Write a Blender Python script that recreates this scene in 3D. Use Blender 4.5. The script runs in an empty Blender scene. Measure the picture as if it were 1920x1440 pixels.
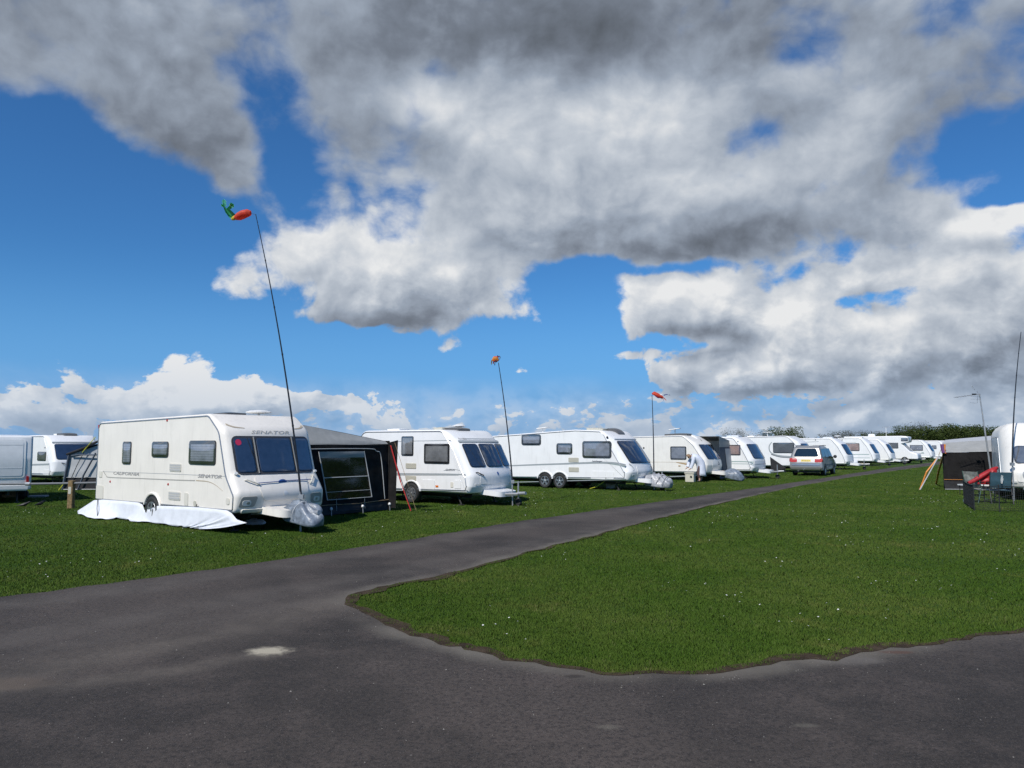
import bpy, bmesh, math, random
import numpy as np
from mathutils import Vector, Matrix, Euler

# ------------------------------------------------------------------ camera, sky, sun, exposure
SC = bpy.context.scene
COL = SC.collection
F_PX, CAM_H, PITCH = 1390.0, 1.85, math.radians(4.65)     # focal length for a 1920 px wide frame
cam_d = bpy.data.cameras.new('camera')
cam = bpy.data.objects.new('camera', cam_d); COL.objects.link(cam)
cam_d.sensor_width = 36.0; cam_d.lens = 36.0 * F_PX / 1920.0
cam_d.clip_end = 6000.0; cam_d.clip_start = 0.05
cam.location = (0, 0, CAM_H); cam.rotation_euler = (math.pi / 2 + PITCH, 0, 0)
SC.camera = cam
SC.view_settings.view_transform = 'Standard'; SC.view_settings.look = 'None'
SC.view_settings.gamma = 1.0; SC.view_settings.exposure = 0.0; SC.view_settings.use_curve_mapping = False
SC.cycles.max_bounces = 8; SC.cycles.transparent_max_bounces = 12
SC.cycles.use_denoising = True; SC.cycles.denoiser = 'OPENIMAGEDENOISE'; SC.cycles.denoising_input_passes = 'RGB_ALBEDO_NORMAL'; SC.cycles.denoising_prefilter = 'NONE'; SC.cycles.use_adaptive_sampling = True; SC.cycles.adaptive_threshold = 0.012; SC.cycles.adaptive_min_samples = 8
SC.cycles.sample_clamp_indirect = 6.0

def ray(x, y):
    """direction in the world of the photograph's pixel (x, y)"""
    a, b = (x - 960) / F_PX, (720 - y) / F_PX
    c, s = math.cos(PITCH), math.sin(PITCH)
    return Vector((a, c - b * s, s + b * c))
def at(x, y, z=0.0):
    """where the sight line of a pixel meets the level z"""
    d = ray(x, y); t = (z - CAM_H) / d.z
    return Vector((d.x * t, d.y * t, z))
def at_depth(x, y, depth):
    d = ray(x, y); t = depth / d.y
    return Vector((d.x * t, depth, CAM_H + d.z * t))

SUN_AZ, SUN_EL = math.radians(-147), math.radians(46)     # behind the camera, to its left
sun_dir = Vector((math.sin(SUN_AZ) * math.cos(SUN_EL), math.cos(SUN_AZ) * math.cos(SUN_EL), math.sin(SUN_EL)))
sun_l = bpy.data.lights.new('sun', 'SUN'); sun_l.energy = 4.4; sun_l.angle = math.radians(0.53); sun_l.color = (1.0, 0.955, 0.89)
sun = bpy.data.objects.new('sun', sun_l); COL.objects.link(sun)
sun.rotation_euler = sun_dir.to_track_quat('Z', 'Y').to_euler()

class NT:
    """tiny helper for writing node trees as expressions"""
    def __init__(self, tree): self.t = tree; self.n = tree.nodes; self.l = tree.links
    def node(self, kind, **kw):
        n = self.n.new(kind)
        for k, v in kw.items(): setattr(n, k, v)
        return n
    def put(self, sock, v):
        if hasattr(v, 'is_output') or isinstance(v, bpy.types.NodeSocket): self.l.new(v, sock)
        elif v is not None:
            if isinstance(v, (tuple, list)) and len(v) == 3 and sock.type == 'RGBA': v = (*v, 1.0)
            sock.default_value = v
    def m(self, op, a, b=None, c=None, clamp=False):
        n = self.node('ShaderNodeMath', operation=op, use_clamp=clamp)
        for i, v in enumerate((a, b, c)):
            if v is not None: self.put(n.inputs[i], v)
        return n.outputs[0]
    def v(self, op, a, b=None, c=None):
        n = self.node('ShaderNodeVectorMath', operation=op)
        for i, q in enumerate((a, b, c)):
            if q is not None: self.put(n.inputs[i], q)
        return n.outputs['Value'] if op in ('DOT_PRODUCT', 'LENGTH') else n.outputs['Vector']
    def noise(self, vec, scale, detail=4, rough=0.55, lac=2.0, dist=0.0, out='Fac', dims='3D'):
        n = self.node('ShaderNodeTexNoise', noise_dimensions=dims)
        if vec is not None: self.l.new(vec, n.inputs['Vector'])
        n.inputs['Scale'].default_value = scale; n.inputs['Detail'].default_value = detail
        n.inputs['Roughness'].default_value = rough; n.inputs['Lacunarity'].default_value = lac
        n.inputs['Distortion'].default_value = dist
        return n.outputs[out]
    def vor(self, vec, scale, detail=0, rough=0.5, feature='F1', smooth=0.5, out='Distance'):
        n = self.node('ShaderNodeTexVoronoi', feature=feature)
        if vec is not None: self.l.new(vec, n.inputs['Vector'])
        n.inputs['Scale'].default_value = scale
        if 'Detail' in n.inputs: n.inputs['Detail'].default_value = detail; n.inputs['Roughness'].default_value = rough
        if feature == 'SMOOTH_F1': n.inputs['Smoothness'].default_value = smooth
        return n.outputs[out]
    def sstep(self, v, lo, hi, a=0.0, b=1.0, kind='SMOOTHSTEP'):
        n = self.node('ShaderNodeMapRange', interpolation_type=kind)
        self.put(n.inputs['Value'], v)
        for k, q in (('From Min', lo), ('From Max', hi), ('To Min', a), ('To Max', b)): self.put(n.inputs[k], q)
        return n.outputs['Result']
    def mix(self, f, a, b, blend='MIX'):
        n = self.node('ShaderNodeMix', data_type='RGBA', blend_type=blend)
        self.put(n.inputs['Factor'], f); self.put(n.inputs['A'], a) if False else None
        ins = [s for s in n.inputs if s.type == 'RGBA']
        self.put(ins[0], a); self.put(ins[1], b)
        return [s for s in n.outputs if s.type == 'RGBA'][0]
    def ramp(self, f, stops):
        n = self.node('ShaderNodeValToRGB'); self.put(n.inputs[0], f)
        e = n.color_ramp.elements
        while len(e) < len(stops): e.new(0.5)
        for el, (p, c) in zip(e, stops): el.position = p; el.color = (*c, 1.0) if len(c) == 3 else c
        return n.outputs[0]

def azel(x, y):
    d = ray(x, y).normalized()
    return math.atan2(d.x, d.y), math.asin(d.z)

def build_sky():
    w = bpy.data.worlds.new('World'); SC.world = w; w.use_nodes = True
    w.cycles.sampling_method = 'MANUAL'; w.cycles.sample_map_resolution = 512
    t = w.node_tree; t.nodes.clear(); N = NT(t)
    D = N.node('ShaderNodeTexCoord').outputs['Generated']
    sep = N.node('ShaderNodeSeparateXYZ'); N.l.new(D, sep.inputs[0])
    sx, sy, sz = sep.outputs
    az = N.m('ARCTAN2', sx, sy); el = N.m('ARCSINE', sz)
    cmb = N.node('ShaderNodeCombineXYZ'); N.put(cmb.inputs[0], az); N.put(cmb.inputs[1], el)
    P0 = cmb.outputs[0]
    wn = N.noise(D, 7.0, 3, 0.55, out='Color')
    P = N.v('MULTIPLY_ADD', N.v('SUBTRACT', wn, (0.5, 0.5, 0.5)), (0.075, 0.06, 0.0), P0)
    def blobs(lst, start, P=P):
        acc = start
        for (x, y, rx, ry, wt, *flat) in lst:
            a, e = azel(x, y); ia, ie = F_PX / rx, F_PX / ry
            q = N.v('MULTIPLY_ADD', P, (ia, ie, 0.0), (-a * ia, -e * ie, 0.0))
            if flat: q = N.v('MULTIPLY_ADD', N.v('MINIMUM', q, (0.0, 0.0, 0.0)), (0.0, flat[0], 0.0), q)     # a flat base
            g = N.m('POWER', 0.42, N.v('DOT_PRODUCT', q, q))
            acc = N.m('MULTIPLY_ADD', g, wt, acc)
        return acc
    cov = blobs(COVER, -0.34)
    lum = blobs(SHADE, 0.66)
    above = blobs(COVER, -0.34, N.v('ADD', P, (-0.010, 0.030, 0.0)))
    lum = N.m('ADD', lum, N.m('MINIMUM', N.m('MAXIMUM', N.m('MULTIPLY', N.m('SUBTRACT', cov, above), 0.38), -0.20), 0.20))
    # fractal cloud texture, finer towards the horizon; light from upper left gives the puffs their modelling
    Dw = N.v('MULTIPLY_ADD', N.v('SUBTRACT', wn, (0.5, 0.5, 0.5)), (0.05, 0.05, 0.05), N.v('MULTIPLY', D, (1.0, 1.0, 1.2)))
    low = N.sstep(el, 0.05, 0.40, 0.80, 0.22)
    n1 = N.m('SUBTRACT', N.noise(Dw, 4.6, 8, 0.55), 0.5)
    n2 = N.m('SUBTRACT', N.noise(Dw, 15.0, 6, 0.56), 0.5)
    bl = N.m('SUBTRACT', 0.40, N.vor(Dw, 22.0, 1.0, 0.5))
    n3 = N.m('SUBTRACT', N.noise(N.v('MULTIPLY', Dw, (1.0, 1.0, 1.6)), 36.0, 5, 0.56), 0.5)
    f0 = N.m('ADD', N.m('MULTIPLY', n1, N.m('SUBTRACT', 1.0, low)), N.m('MULTIPLY', n2, low))
    f0 = N.m('ADD', f0, N.m('MULTIPLY', n3, N.sstep(el, 0.04, 0.17, 0.75, 0.06)))
    b0 = N.noise(Dw, 5.0, 2, 0.4); b1 = N.noise(N.v('ADD', Dw, (-0.03, 0.0, 0.05)), 5.0, 2, 0.4)
    n2a = N.noise(Dw, 15.0, 5, 0.55); n2b = N.noise(N.v('ADD', Dw, (-0.010, 0.0, 0.017)), 15.0, 5, 0.55)
    covc = N.m('MINIMUM', N.m('MAXIMUM', cov, -0.8), 0.8)
    dens = N.m('ADD', N.m('MULTIPLY_ADD', f0, 2.8, covc), N.m('MULTIPLY', bl, 0.28))
    edge = N.sstep(el, 0.10, 0.42, 0.18, 0.52)
    alpha = N.m('MAXIMUM', N.sstep(dens, -0.06, edge), N.m('MULTIPLY', N.sstep(el, 0.01, 0.10, 0.70, 0.0), N.sstep(n2, -0.14, 0.12, 0.55, 1.0)))
    emb = N.m('ADD', N.m('MULTIPLY', N.m('SUBTRACT', b0, b1), 0.85), N.m('MULTIPLY', N.m('SUBTRACT', n2a, n2b), N.sstep(el, 0.05, 0.40, 1.35, 0.55)))
    thin = N.m('ADD', N.sstep(dens, 0.0, 0.7, 0.16, -0.02), N.m('MULTIPLY', n3, N.sstep(el, 0.03, 0.17, 0.9, 0.12)))
    L = N.m('ADD', N.m('ADD', N.m('ADD', lum, emb), thin), N.m('MULTIPLY', bl, 0.12))
    ccol = N.ramp(L, [(0.0, (0.11, 0.127, 0.152)), (0.25, (0.20, 0.232, 0.288)), (0.5, (0.355, 0.412, 0.50)), (0.75, (0.58, 0.63, 0.70)), (1.0, (0.88, 0.89, 0.90))])
    # the low band is seen through more air: bluer and flatter
    air = N.sstep(el, 0.0, 0.13, 0.50, 0.0)
    ccol = N.mix(air, ccol, (0.36, 0.50, 0.70))
    sky = N.node('ShaderNodeTexSky', sky_type='NISHITA', sun_disc=False, sun_elevation=SUN_EL, sun_rotation=SUN_AZ, altitude=20.0, air_density=1.0, dust_density=0.3, ozone_density=2.0)
    blue = N.mix(1.0, sky.outputs[0], (0.30, 0.68, 1.06), 'MULTIPLY')
    blue = N.mix(N.sstep(el, -0.02, 0.27, 0.85, 0.0, 'SMOOTHERSTEP'), blue, (1.5, 3.8, 7.6))
    bg1 = N.node('ShaderNodeBackground'); N.put(bg1.inputs[0], blue); bg1.inputs[1].default_value = 0.10
    bg2 = N.node('ShaderNodeBackground'); N.put(bg2.inputs[0], ccol); bg2.inputs[1].default_value = 0.92
    mx = N.node('ShaderNodeMixShader'); N.put(mx.inputs[0], alpha); N.l.new(bg1.outputs[0], mx.inputs[1]); N.l.new(bg2.outputs[0], mx.inputs[2])
    out = N.node('ShaderNodeOutputWorld'); N.l.new(mx.outputs[0], out.inputs[0])

# clouds: centre and radii of each bank as seen over the field (photograph pixels, turned into azimuth and elevation), weight
COVER = [(900,-150,1500,250,1.0),(120,40,420,150,.7),(320,235,200,85,.7),(450,315,70,50,.5),(850,270,320,150,.8),(1200,250,300,190,.8),
    (1250,420,330,72,.75),(1650,170,330,190,.75),(1600,330,200,90,.6),(1790,380,70,40,.3),(720,560,240,120,1.15,1.6),(560,480,90,80,.6),(650,600,80,30,.4),(428,530,46,40,.50),
    (1285,602,150,88,1.35,1.6),(1500,650,100,80,1.1,1.2),(1450,712,240,62,1.25,1.8),(1870,650,130,190,1.2,1.6),(1590,520,130,26,.9),(1640,600,90,50,.35),(1860,412,80,14,.8),
    (358,735,46,95,1.5,1.0),(472,748,60,72,1.25,1.0),(70,765,150,50,.9,1.0),(960,800,2600,58,.58),(835,660,50,30,.85,1.2),(975,694,26,15,1.0,1.2),(640,755,80,30,.6,1.0),
    (1780,765,240,50,.55,1.0),(1165,672,50,24,.8,1.2),(1640,745,120,32,.3),(1560,748,220,18,-.5),(1330,650,200,12,-.35),(1250,752,120,30,.5,1.0),
    (180,480,330,150,-.7),(20,350,160,90,-.55),(470,190,95,90,-.62),(535,285,55,60,-.45),(830,700,380,46,-.5),(300,610,300,50,-.35),(1060,530,60,40,-.7),(1250,508,150,14,-.6),(640,640,200,22,-.5),
    (1400,238,130,60,-.62),(1820,300,130,55,-.9),(1890,375,60,30,-.7),(800,138,60,30,-.6),(1490,90,60,36,-.6),(1450,528,120,24,-.9),(1680,600,110,22,-.30),(1095,600,50,80,-.9),(1760,700,80,22,-.6),(1120,730,110,26,-.5),(1640,560,80,18,-.5)]
SHADE = [(1050,90,420,85,-.38),(280,200,360,150,-.33),(900,-40,1500,110,-.24),(800,300,130,50,-.16),(980,195,330,60,.20),(1190,210,80,60,.16),(850,210,100,50,.08),
    (1280,475,300,40,-.10),(1500,400,230,60,-.06),(1100,330,350,120,.06),(1880,190,160,90,-.26),(1750,40,250,90,-.10),(700,460,230,60,.12),(860,520,110,28,.16),(690,600,220,24,-.24),
    (1280,545,150,40,.16),(1300,628,160,18,-.22),(1500,590,110,40,.22),(1480,722,260,16,-.18),(355,680,70,60,.35),(470,700,70,44,.30),(1840,480,120,70,.22),(1860,670,130,30,-.18)]
build_sky()

# ------------------------------------------------------------------ helpers
rng = np.random.default_rng(7); random.seed(7)
def tag(o, label=None, cat=None, group=None, kind=None):
    for k, v in (('label', label), ('category', cat), ('group', group), ('kind', kind)):
        if v: o[k] = v
    return o
def empty(name, loc, rz=0.0, label=None, cat=None, group=None):
    o = bpy.data.objects.new(name, None); COL.objects.link(o)
    o.empty_display_size = 0.2; o.location = loc; o.rotation_euler = (0, 0, rz)
    return tag(o, label, cat, group)
def mesh(name, verts, faces, mat, parent=None, smooth=False, sharp=None):
    me = bpy.data.meshes.new(name); me.from_pydata([tuple(v) for v in verts], [], faces); me.update()
    if mat is not None: me.materials.append(mat)
    if smooth:
        me.polygons.foreach_set('use_smooth', [True] * len(me.polygons))
        if sharp: me.set_sharp_from_angle(angle=math.radians(sharp))
    o = bpy.data.objects.new(name, me); COL.objects.link(o)
    if parent is not None: o.parent = parent
    return o
class MB:
    """collects pieces of ONE part"""
    def __init__(self): self.v = []; self.f = []
    def add(self, vs, fs):
        b = len(self.v); self.v += [Vector(q) for q in vs]; self.f += [tuple(i + b for i in f) for f in fs]; return self
    def box(self, a, b, rot=None, at_=None):
        x0, y0, z0 = a; x1, y1, z1 = b
        vs = [Vector(q) for q in ((x0,y0,z0),(x1,y0,z0),(x1,y1,z0),(x0,y1,z0),(x0,y0,z1),(x1,y0,z1),(x1,y1,z1),(x0,y1,z1))]
        if rot is not None: vs = [rot @ q for q in vs]
        if at_ is not None: vs = [q + Vector(at_) for q in vs]
        return self.add(vs, [(0,3,2,1),(4,5,6,7),(0,1,5,4),(1,2,6,5),(2,3,7,6),(3,0,4,7)])
    def tube(self, pts, r, n=8, r1=None, caps=True):
        pts = [Vector(p) for p in pts]; m = len(pts); vs = []; fs = []
        up = Vector((0, 0, 1)); prev = None
        for i, p in enumerate(pts):
            d = (pts[min(i + 1, m - 1)] - pts[max(i - 1, 0)]).normalized()
            if prev is None: a = d.orthogonal().normalized()
            else: a = (prev - d * prev.dot(d)).normalized()
            prev = a; b = d.cross(a)
            rr = r if r1 is None else r + (r1 - r) * i / (m - 1)
            for k in range(n):
                t = 2 * math.pi * k / n; vs.append(p + (a * math.cos(t) + b * math.sin(t)) * rr)
        for i in range(m - 1):
            for k in range(n):
                fs.append((i*n+k, i*n+(k+1)%n, (i+1)*n+(k+1)%n, (i+1)*n+k))
        if caps: fs.append(tuple(range(n - 1, -1, -1))); fs.append(tuple((m-1)*n+k for k in range(n)))
        return self.add(vs, fs)
    def lathe(self, prof, n=20, axis='z', at_=(0, 0, 0)):
        """prof: (radius, height) list; turned round an axis"""
        vs = []; fs = []; c = Vector(at_); m = len(prof)
        for (r, h) in prof:
            for k in range(n):
                t = 2 * math.pi * k / n; a, b = r * math.cos(t), r * math.sin(t)
                vs.append(c + Vector({'z': (a, b, h), 'y': (a, h, b), 'x': (h, a, b)}[axis]))
        for i in range(m - 1):
            for k in range(n): fs.append((i*n+k, i*n+(k+1)%n, (i+1)*n+(k+1)%n, (i+1)*n+k))
        return self.add(vs, fs)
    def prism(self, poly, d0, d1, fn):
        """polygon poly (a,b) pushed from d0 to d1; fn(a,b,d) gives the point"""
        n = len(poly); vs = [fn(a, b, d0) for a, b in poly] + [fn(a, b, d1) for a, b in poly]
        fs = [tuple(range(n)), tuple(range(2*n-1, n-1, -1))] + [(k, k+n, (k+1)%n+n, (k+1)%n) for k in range(n)]
        return self.add(vs, fs)
    def build(self, name, mat, parent=None, smooth=False, sharp=35): return mesh(name, self.v, self.f, mat, parent, smooth, sharp if smooth else None)

# ------------------------------------------------------------------ materials
MATS = {}
def mat(name, col=(0.5,0.5,0.5), rough=0.5, metal=0.0, var=0.0, vscale=6.0, bump=0.0, bscale=40.0, spec=0.5, dirt=0.0, coat=0.0, sheen=0.0, transl=0.0):
    if name in MATS: return MATS[name]
    m = bpy.data.materials.new(name); m.use_nodes = True; t = m.node_tree; N = NT(t)
    b = t.nodes['Principled BSDF']; tc = N.node('ShaderNodeTexCoord'); ob = tc.outputs['Object']
    c = (*col, 1.0)
    if var or dirt:
        n = N.noise(ob, vscale, 5, 0.6)
        c1 = N.mix(N.sstep(n, 0.3, 0.7), tuple(q * (1 - var) for q in col), tuple(min(1, q * (1 + var)) for q in col))
        if dirt:
            # runs and grime: streaks stretched down the panel
            mp = N.v('MULTIPLY', ob, (7.0, 7.0, 0.7))
            d = N.m('MULTIPLY', N.sstep(N.noise(mp, 1.6, 5, 0.65), 0.50, 0.78), dirt)
            c1 = N.mix(d, c1, (0.20, 0.19, 0.15))
        c = c1
    N.put(b.inputs['Base Color'], c); b.inputs['Roughness'].default_value = rough; b.inputs['Metallic'].default_value = metal
    b.inputs['Specular IOR Level'].default_value = spec; b.inputs['Coat Weight'].default_value = coat
    if bump:
        bn = N.node('ShaderNodeBump'); bn.inputs['Strength'].default_value = bump; bn.inputs['Distance'].default_value = 0.02
        N.l.new(N.noise(ob, bscale, 4, 0.6), bn.inputs['Height']); N.l.new(bn.outputs[0], b.inputs['Normal'])
    if transl:
        tr = N.node('ShaderNodeBsdfTranslucent'); N.put(tr.inputs[0], c); mx = N.node('ShaderNodeMixShader'); mx.inputs[0].default_value = transl
        N.l.new(b.outputs[0], mx.inputs[1]); N.l.new(tr.outputs[0], mx.inputs[2]); N.l.new(mx.outputs[0], t.nodes['Material Output'].inputs[0])
    MATS[name] = m; return m
def glass_mat(name, tint=(0.5,0.55,0.6), refl=0.10, rough=0.03, fres=0.9):
    if name in MATS: return MATS[name]
    m = bpy.data.materials.new(name); m.use_nodes = True; t = m.node_tree; t.nodes.clear(); N = NT(t)
    tr = N.node('ShaderNodeBsdfTransparent'); N.put(tr.inputs[0], (*tint, 1))
    gl = N.node('ShaderNodeBsdfGlossy'); gl.inputs['Roughness'].default_value = rough; N.put(gl.inputs[0], (1, 1, 1, 1))
    lw = N.node('ShaderNodeLayerWeight'); lw.inputs[0].default_value = 0.25
    fac = N.m('MULTIPLY_ADD', lw.outputs['Fresnel'], fres, refl)
    mx = N.node('ShaderNodeMixShader'); N.put(mx.inputs[0], N.m('MINIMUM', fac, 0.9)); N.l.new(tr.outputs[0], mx.inputs[1]); N.l.new(gl.outputs[0], mx.inputs[2])
    o = N.node('ShaderNodeOutputMaterial'); N.l.new(mx.outputs[0], o.inputs[0]); MATS[name] = m; return m
def blind_mat(name, col, bars=True):
    """pleated blind or net behind a window"""
    if name in MATS: return MATS[name]
    m = mat(name, col, 0.8, spec=0.2); t = m.node_tree; N = NT(t); b = t.nodes['Principled BSDF']
    ob = N.node('ShaderNodeTexCoord').outputs['Object']; sp = N.node('ShaderNodeSeparateXYZ'); N.l.new(ob, sp.inputs[0])
    w = N.m('SINE', N.m('MULTIPLY', sp.outputs[2], 2 * math.pi / 0.055 if bars else 30))
    n = N.noise(ob, 5.0, 4, 0.6)
    f = N.m('ADD', N.m('MULTIPLY', w, 0.22 if bars else 0.05), N.m('MULTIPLY', N.m('SUBTRACT', n, 0.5), 1.4))
    N.put(b.inputs['Base Color'], N.mix(N.m('ADD', f, 0.5), tuple(q * 0.6 for q in col), tuple(min(1, q * 1.35) for q in col)))
    return m

M = dict(
    white=mat('white_paint', (0.80,0.80,0.79), 0.30, var=0.03, vscale=2.0, dirt=0.14, coat=0.15),
    cream=mat('cream_paint', (0.81,0.765,0.69), 0.32, var=0.03, vscale=2.0, dirt=0.16, coat=0.15),
    ivory=mat('ivory_paint', (0.78,0.755,0.70), 0.32, var=0.03, vscale=2.0, dirt=0.16),
    greywhite=mat('grey_white_paint', (0.60,0.63,0.66), 0.35, var=0.03, dirt=0.12),
    moulding=mat('cream_moulding', (0.66,0.63,0.55), 0.4, dirt=0.10),
    beige=mat('beige_vent', (0.50,0.48,0.40), 0.5, dirt=0.15),
    greymould=mat('grey_moulding', (0.36,0.345,0.31), 0.45, dirt=0.10),
    rail=mat('aluminium_rail', (0.42,0.43,0.44), 0.35, metal=0.7),
    seam=mat('seam_grey', (0.45,0.45,0.44), 0.5),
    black=mat('black_plastic', (0.022,0.022,0.024), 0.45, var=0.2),
    surround=mat('window_surround', (0.055,0.056,0.060), 0.25),
    under=mat('underframe', (0.035,0.033,0.032), 0.8, var=0.3),
    rubber=mat('rubber', (0.022,0.022,0.022), 0.75, var=0.2),
    rim=mat('alloy_rim', (0.55,0.56,0.58), 0.3, metal=0.85),
    galv=mat('galvanised_steel', (0.40,0.41,0.42), 0.45, metal=0.6, var=0.15),
    orange=mat('orange_lens', (0.65,0.16,0.02), 0.2),
    red=mat('red_lens', (0.40,0.02,0.02), 0.2),
    redsticker=mat('red_sticker', (0.55,0.03,0.09), 0.5),
    clear=mat('headlamp_lens', (0.70,0.70,0.68), 0.12, spec=0.8),
    blue=mat('blue_emblem', (0.03,0.09,0.30), 0.35),
    print_=mat('grey_print', (0.33,0.32,0.31), 0.5),
    printdk=mat('dark_print', (0.10,0.11,0.13), 0.5),
    stripe=mat('grey_stripe', (0.30,0.33,0.34), 0.45),
    stripegreen=mat('green_grey_stripe', (0.28,0.38,0.36), 0.45),
    brown=mat('brown_stripe', (0.38,0.26,0.13), 0.5),
    fawn=mat('fawn_stripe', (0.45,0.38,0.28), 0.5),
    dome=mat('white_dome', (0.78,0.78,0.76), 0.4),
    smoked=mat('smoked_rooflight', (0.10,0.10,0.10), 0.25),
    sheet=mat('white_groundsheet', (0.74,0.76,0.80), 0.6, var=0.05, bump=0.25, bscale=6.0, transl=0.10),
    tarp=mat('blue_grey_tarpaulin', (0.17,0.20,0.24), 0.36, var=0.35, vscale=9.0, bump=0.6, bscale=14.0),
    silver=mat('silver_tarpaulin', (0.32,0.33,0.35), 0.34, var=0.25, vscale=9.0, bump=0.6, bscale=14.0),
    blackcloth=mat('black_awning_fabric', (0.020,0.019,0.019), 0.9, spec=0.08, var=0.25, vscale=3.0, bump=0.35, bscale=4.0),
    greycloth=mat('grey_awning_fabric', (0.30,0.305,0.295), 0.75, var=0.08, vscale=4.0, bump=0.3, bscale=5.0),
    palecloth=mat('pale_tent_fabric', (0.44,0.455,0.47), 0.75, var=0.06, vscale=3.0, bump=0.3, bscale=4.0),
    darkskirt=mat('charcoal_mud_skirt', (0.040,0.040,0.043), 0.85, spec=0.1, var=0.2, bump=0.3, bscale=8.0),
    slate=mat('slate_blue_fabric', (0.07,0.09,0.12), 0.75, var=0.2),
    piping=mat('grey_piping', (0.45,0.46,0.46), 0.6),
    vinyl=glass_mat('clear_vinyl', (0.80,0.82,0.82), 0.03, 0.10, 0.30),
    glass=glass_mat('tinted_pane', (0.80,0.82,0.84), 0.20, 0.04),
    darkglass=glass_mat('dark_pane', (0.30,0.31,0.34), 0.10, 0.03),
    carglass=glass_mat('car_glass', (0.16,0.20,0.19), 0.10, 0.02),
    blind=blind_mat('blue_grey_blind', (0.44,0.46,0.52)),
    blindwarm=blind_mat('grey_net', (0.40,0.40,0.40), False),
    blindpink=blind_mat('pink_blind', (0.62,0.46,0.42)),
    blinddark=blind_mat('dim_interior', (0.25,0.245,0.27), False),
    blinddim=blind_mat('dusky_curtain', (0.22,0.225,0.24), False),
    carbon=mat('carbon_pole', (0.02,0.022,0.028), 0.4),
    strapred=mat('red_strap', (0.50,0.03,0.025), 0.6),
    straporange=mat('orange_strap', (0.62,0.22,0.03), 0.6),
    strapyellow=mat('yellow_guy_line', (0.62,0.62,0.05), 0.6),
    cord=mat('tan_cord', (0.35,0.24,0.14), 0.7),
    wood=mat('weathered_timber', (0.20,0.135,0.06), 0.85, var=0.35, vscale=14.0, bump=0.5, bscale=30.0),
    pvc=mat('ivory_plastic', (0.55,0.52,0.42), 0.5, dirt=0.2),
)

# ------------------------------------------------------------------ ground, road, grass
def gp(lst): return [at(x, y).xy for x, y in lst]
UP = gp([(1740,868),(1650,880),(1500,903),(1300,932),(1150,953),(1000,974),(850,998),(700,1023),(550,1046),(400,1067),(200,1096),(0,1120)])
d_ = (UP[0] - UP[1]).normalized(); UP = [UP[0] + d_ * 90] + UP
d_ = (UP[-1] - UP[-3]).normalized(); UP += [UP[-1] + d_ * 12, UP[-1] + d_ * 30]
IS = gp([(1752,872),(1600,894),(1500,911),(1400,933),(1300,956),(1200,982),(1100,1009),(1000,1034),(920,1056),(850,1075),(780,1090),(715,1103),(672,1113),(655,1124),(668,1138),(690,1155),(720,1172),(760,1188),(830,1206),(900,1224),(980,1241),(1060,1254),(1130,1262),(1220,1266),(1320,1262),(1420,1250),(1520,1237),(1620,1225),(1750,1206),(1920,1184)])
d_ = (IS[0] - IS[1]).normalized(); IS = [IS[0] + d_ * 90] + IS
d_ = (IS[-1] - IS[-3]).normalized(); IS += [IS[-1] + d_ * 10, IS[-1] + d_ * 30]
def resample(pts, step_near=0.12, jit=0.03):
    out = []
    for a, b in zip(pts[:-1], pts[1:]):
        L = (b - a).length; dist = max(4.0, ((a + b) / 2).length); st = step_near * max(1.0, dist / 8.0) ** 1.5
        n = max(1, int(L / st)); nrm = Vector((-(b - a).y, (b - a).x)).normalized()
        for k in range(n):
            q_ = a + (b - a) * (k / n); out.append(q_ + nrm * random.gauss(0, jit * 0.6) + Vector((0.035 * math.sin(q_.x * 3.1 + q_.y * 4.7), 0.030 * math.sin(q_.x * 6.7 - q_.y * 3.1) + 0.02 * math.sin(q_.x * 13.0))) * (1 if jit else 0))
    return out + [pts[-1]]
UPj, ISj = resample(UP), resample(IS, jit=0.035)
ROAD = UPj + [Vector((UPj[-1].x, -2.2)), Vector((ISj[-1].x, -2.2))] + ISj[::-1]
def inside(px, py, poly):
    x = np.array([p[0] for p in poly]); y = np.array([p[1] for p in poly]); r = np.zeros(len(px), bool)
    for i in range(len(x)):
        j = i - 1
        c = ((y[i] > py) != (y[j] > py))
        if not c.any(): continue
        xi = (x[j] - x[i]) * (py - y[i]) / (y[j] - y[i] + 1e-12) + x[i]
        r ^= c & (px < xi)
    return r
def dist_poly(P, line):
    A = np.array([tuple(q) for q in line]); d = np.full(len(P), 1e9)
    for a, b in zip(A[:-1], A[1:]):
        ab = b - a; t = np.clip(((P - a) @ ab) / (ab @ ab + 1e-12), 0, 1)
        d = np.minimum(d, np.hypot(*(P - (a + t[:, None] * ab)).T))
    return d

def ground_mat():
    m = bpy.data.materials.new('turf_soil'); m.use_nodes = True; N = NT(m.node_tree); b = m.node_tree.nodes['Principled BSDF']
    ob = N.node('ShaderNodeTexCoord').outputs['Object']
    n1 = N.noise(ob, 0.35, 5, 0.6); n2 = N.noise(ob, 2.2, 5, 0.65); n3 = N.noise(ob, 45.0, 3, 0.7)
    c = N.mix(N.sstep(n1, 0.35, 0.65), (0.034,0.080,0.008), (0.050,0.098,0.014))
    c = N.mix(N.m('MULTIPLY', N.sstep(n2, 0.45, 0.75), 0.5), c, (0.062,0.080,0.022))
    c = N.mix(N.m('MULTIPLY', N.sstep(n3, 0.40, 0.75), 0.5), c, (0.030,0.050,0.008))
    N.put(b.inputs['Base Color'], c); b.inputs['Roughness'].default_value = 0.95; b.inputs['Specular IOR Level'].default_value = 0.15
    bn = N.node('ShaderNodeBump'); bn.inputs['Strength'].default_value = 0.9; bn.inputs['Distance'].default_value = 0.05
    N.l.new(N.noise(ob, 28.0, 5, 0.7), bn.inputs['Height']); N.l.new(bn.outputs[0], b.inputs['Normal'])
    return m
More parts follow.
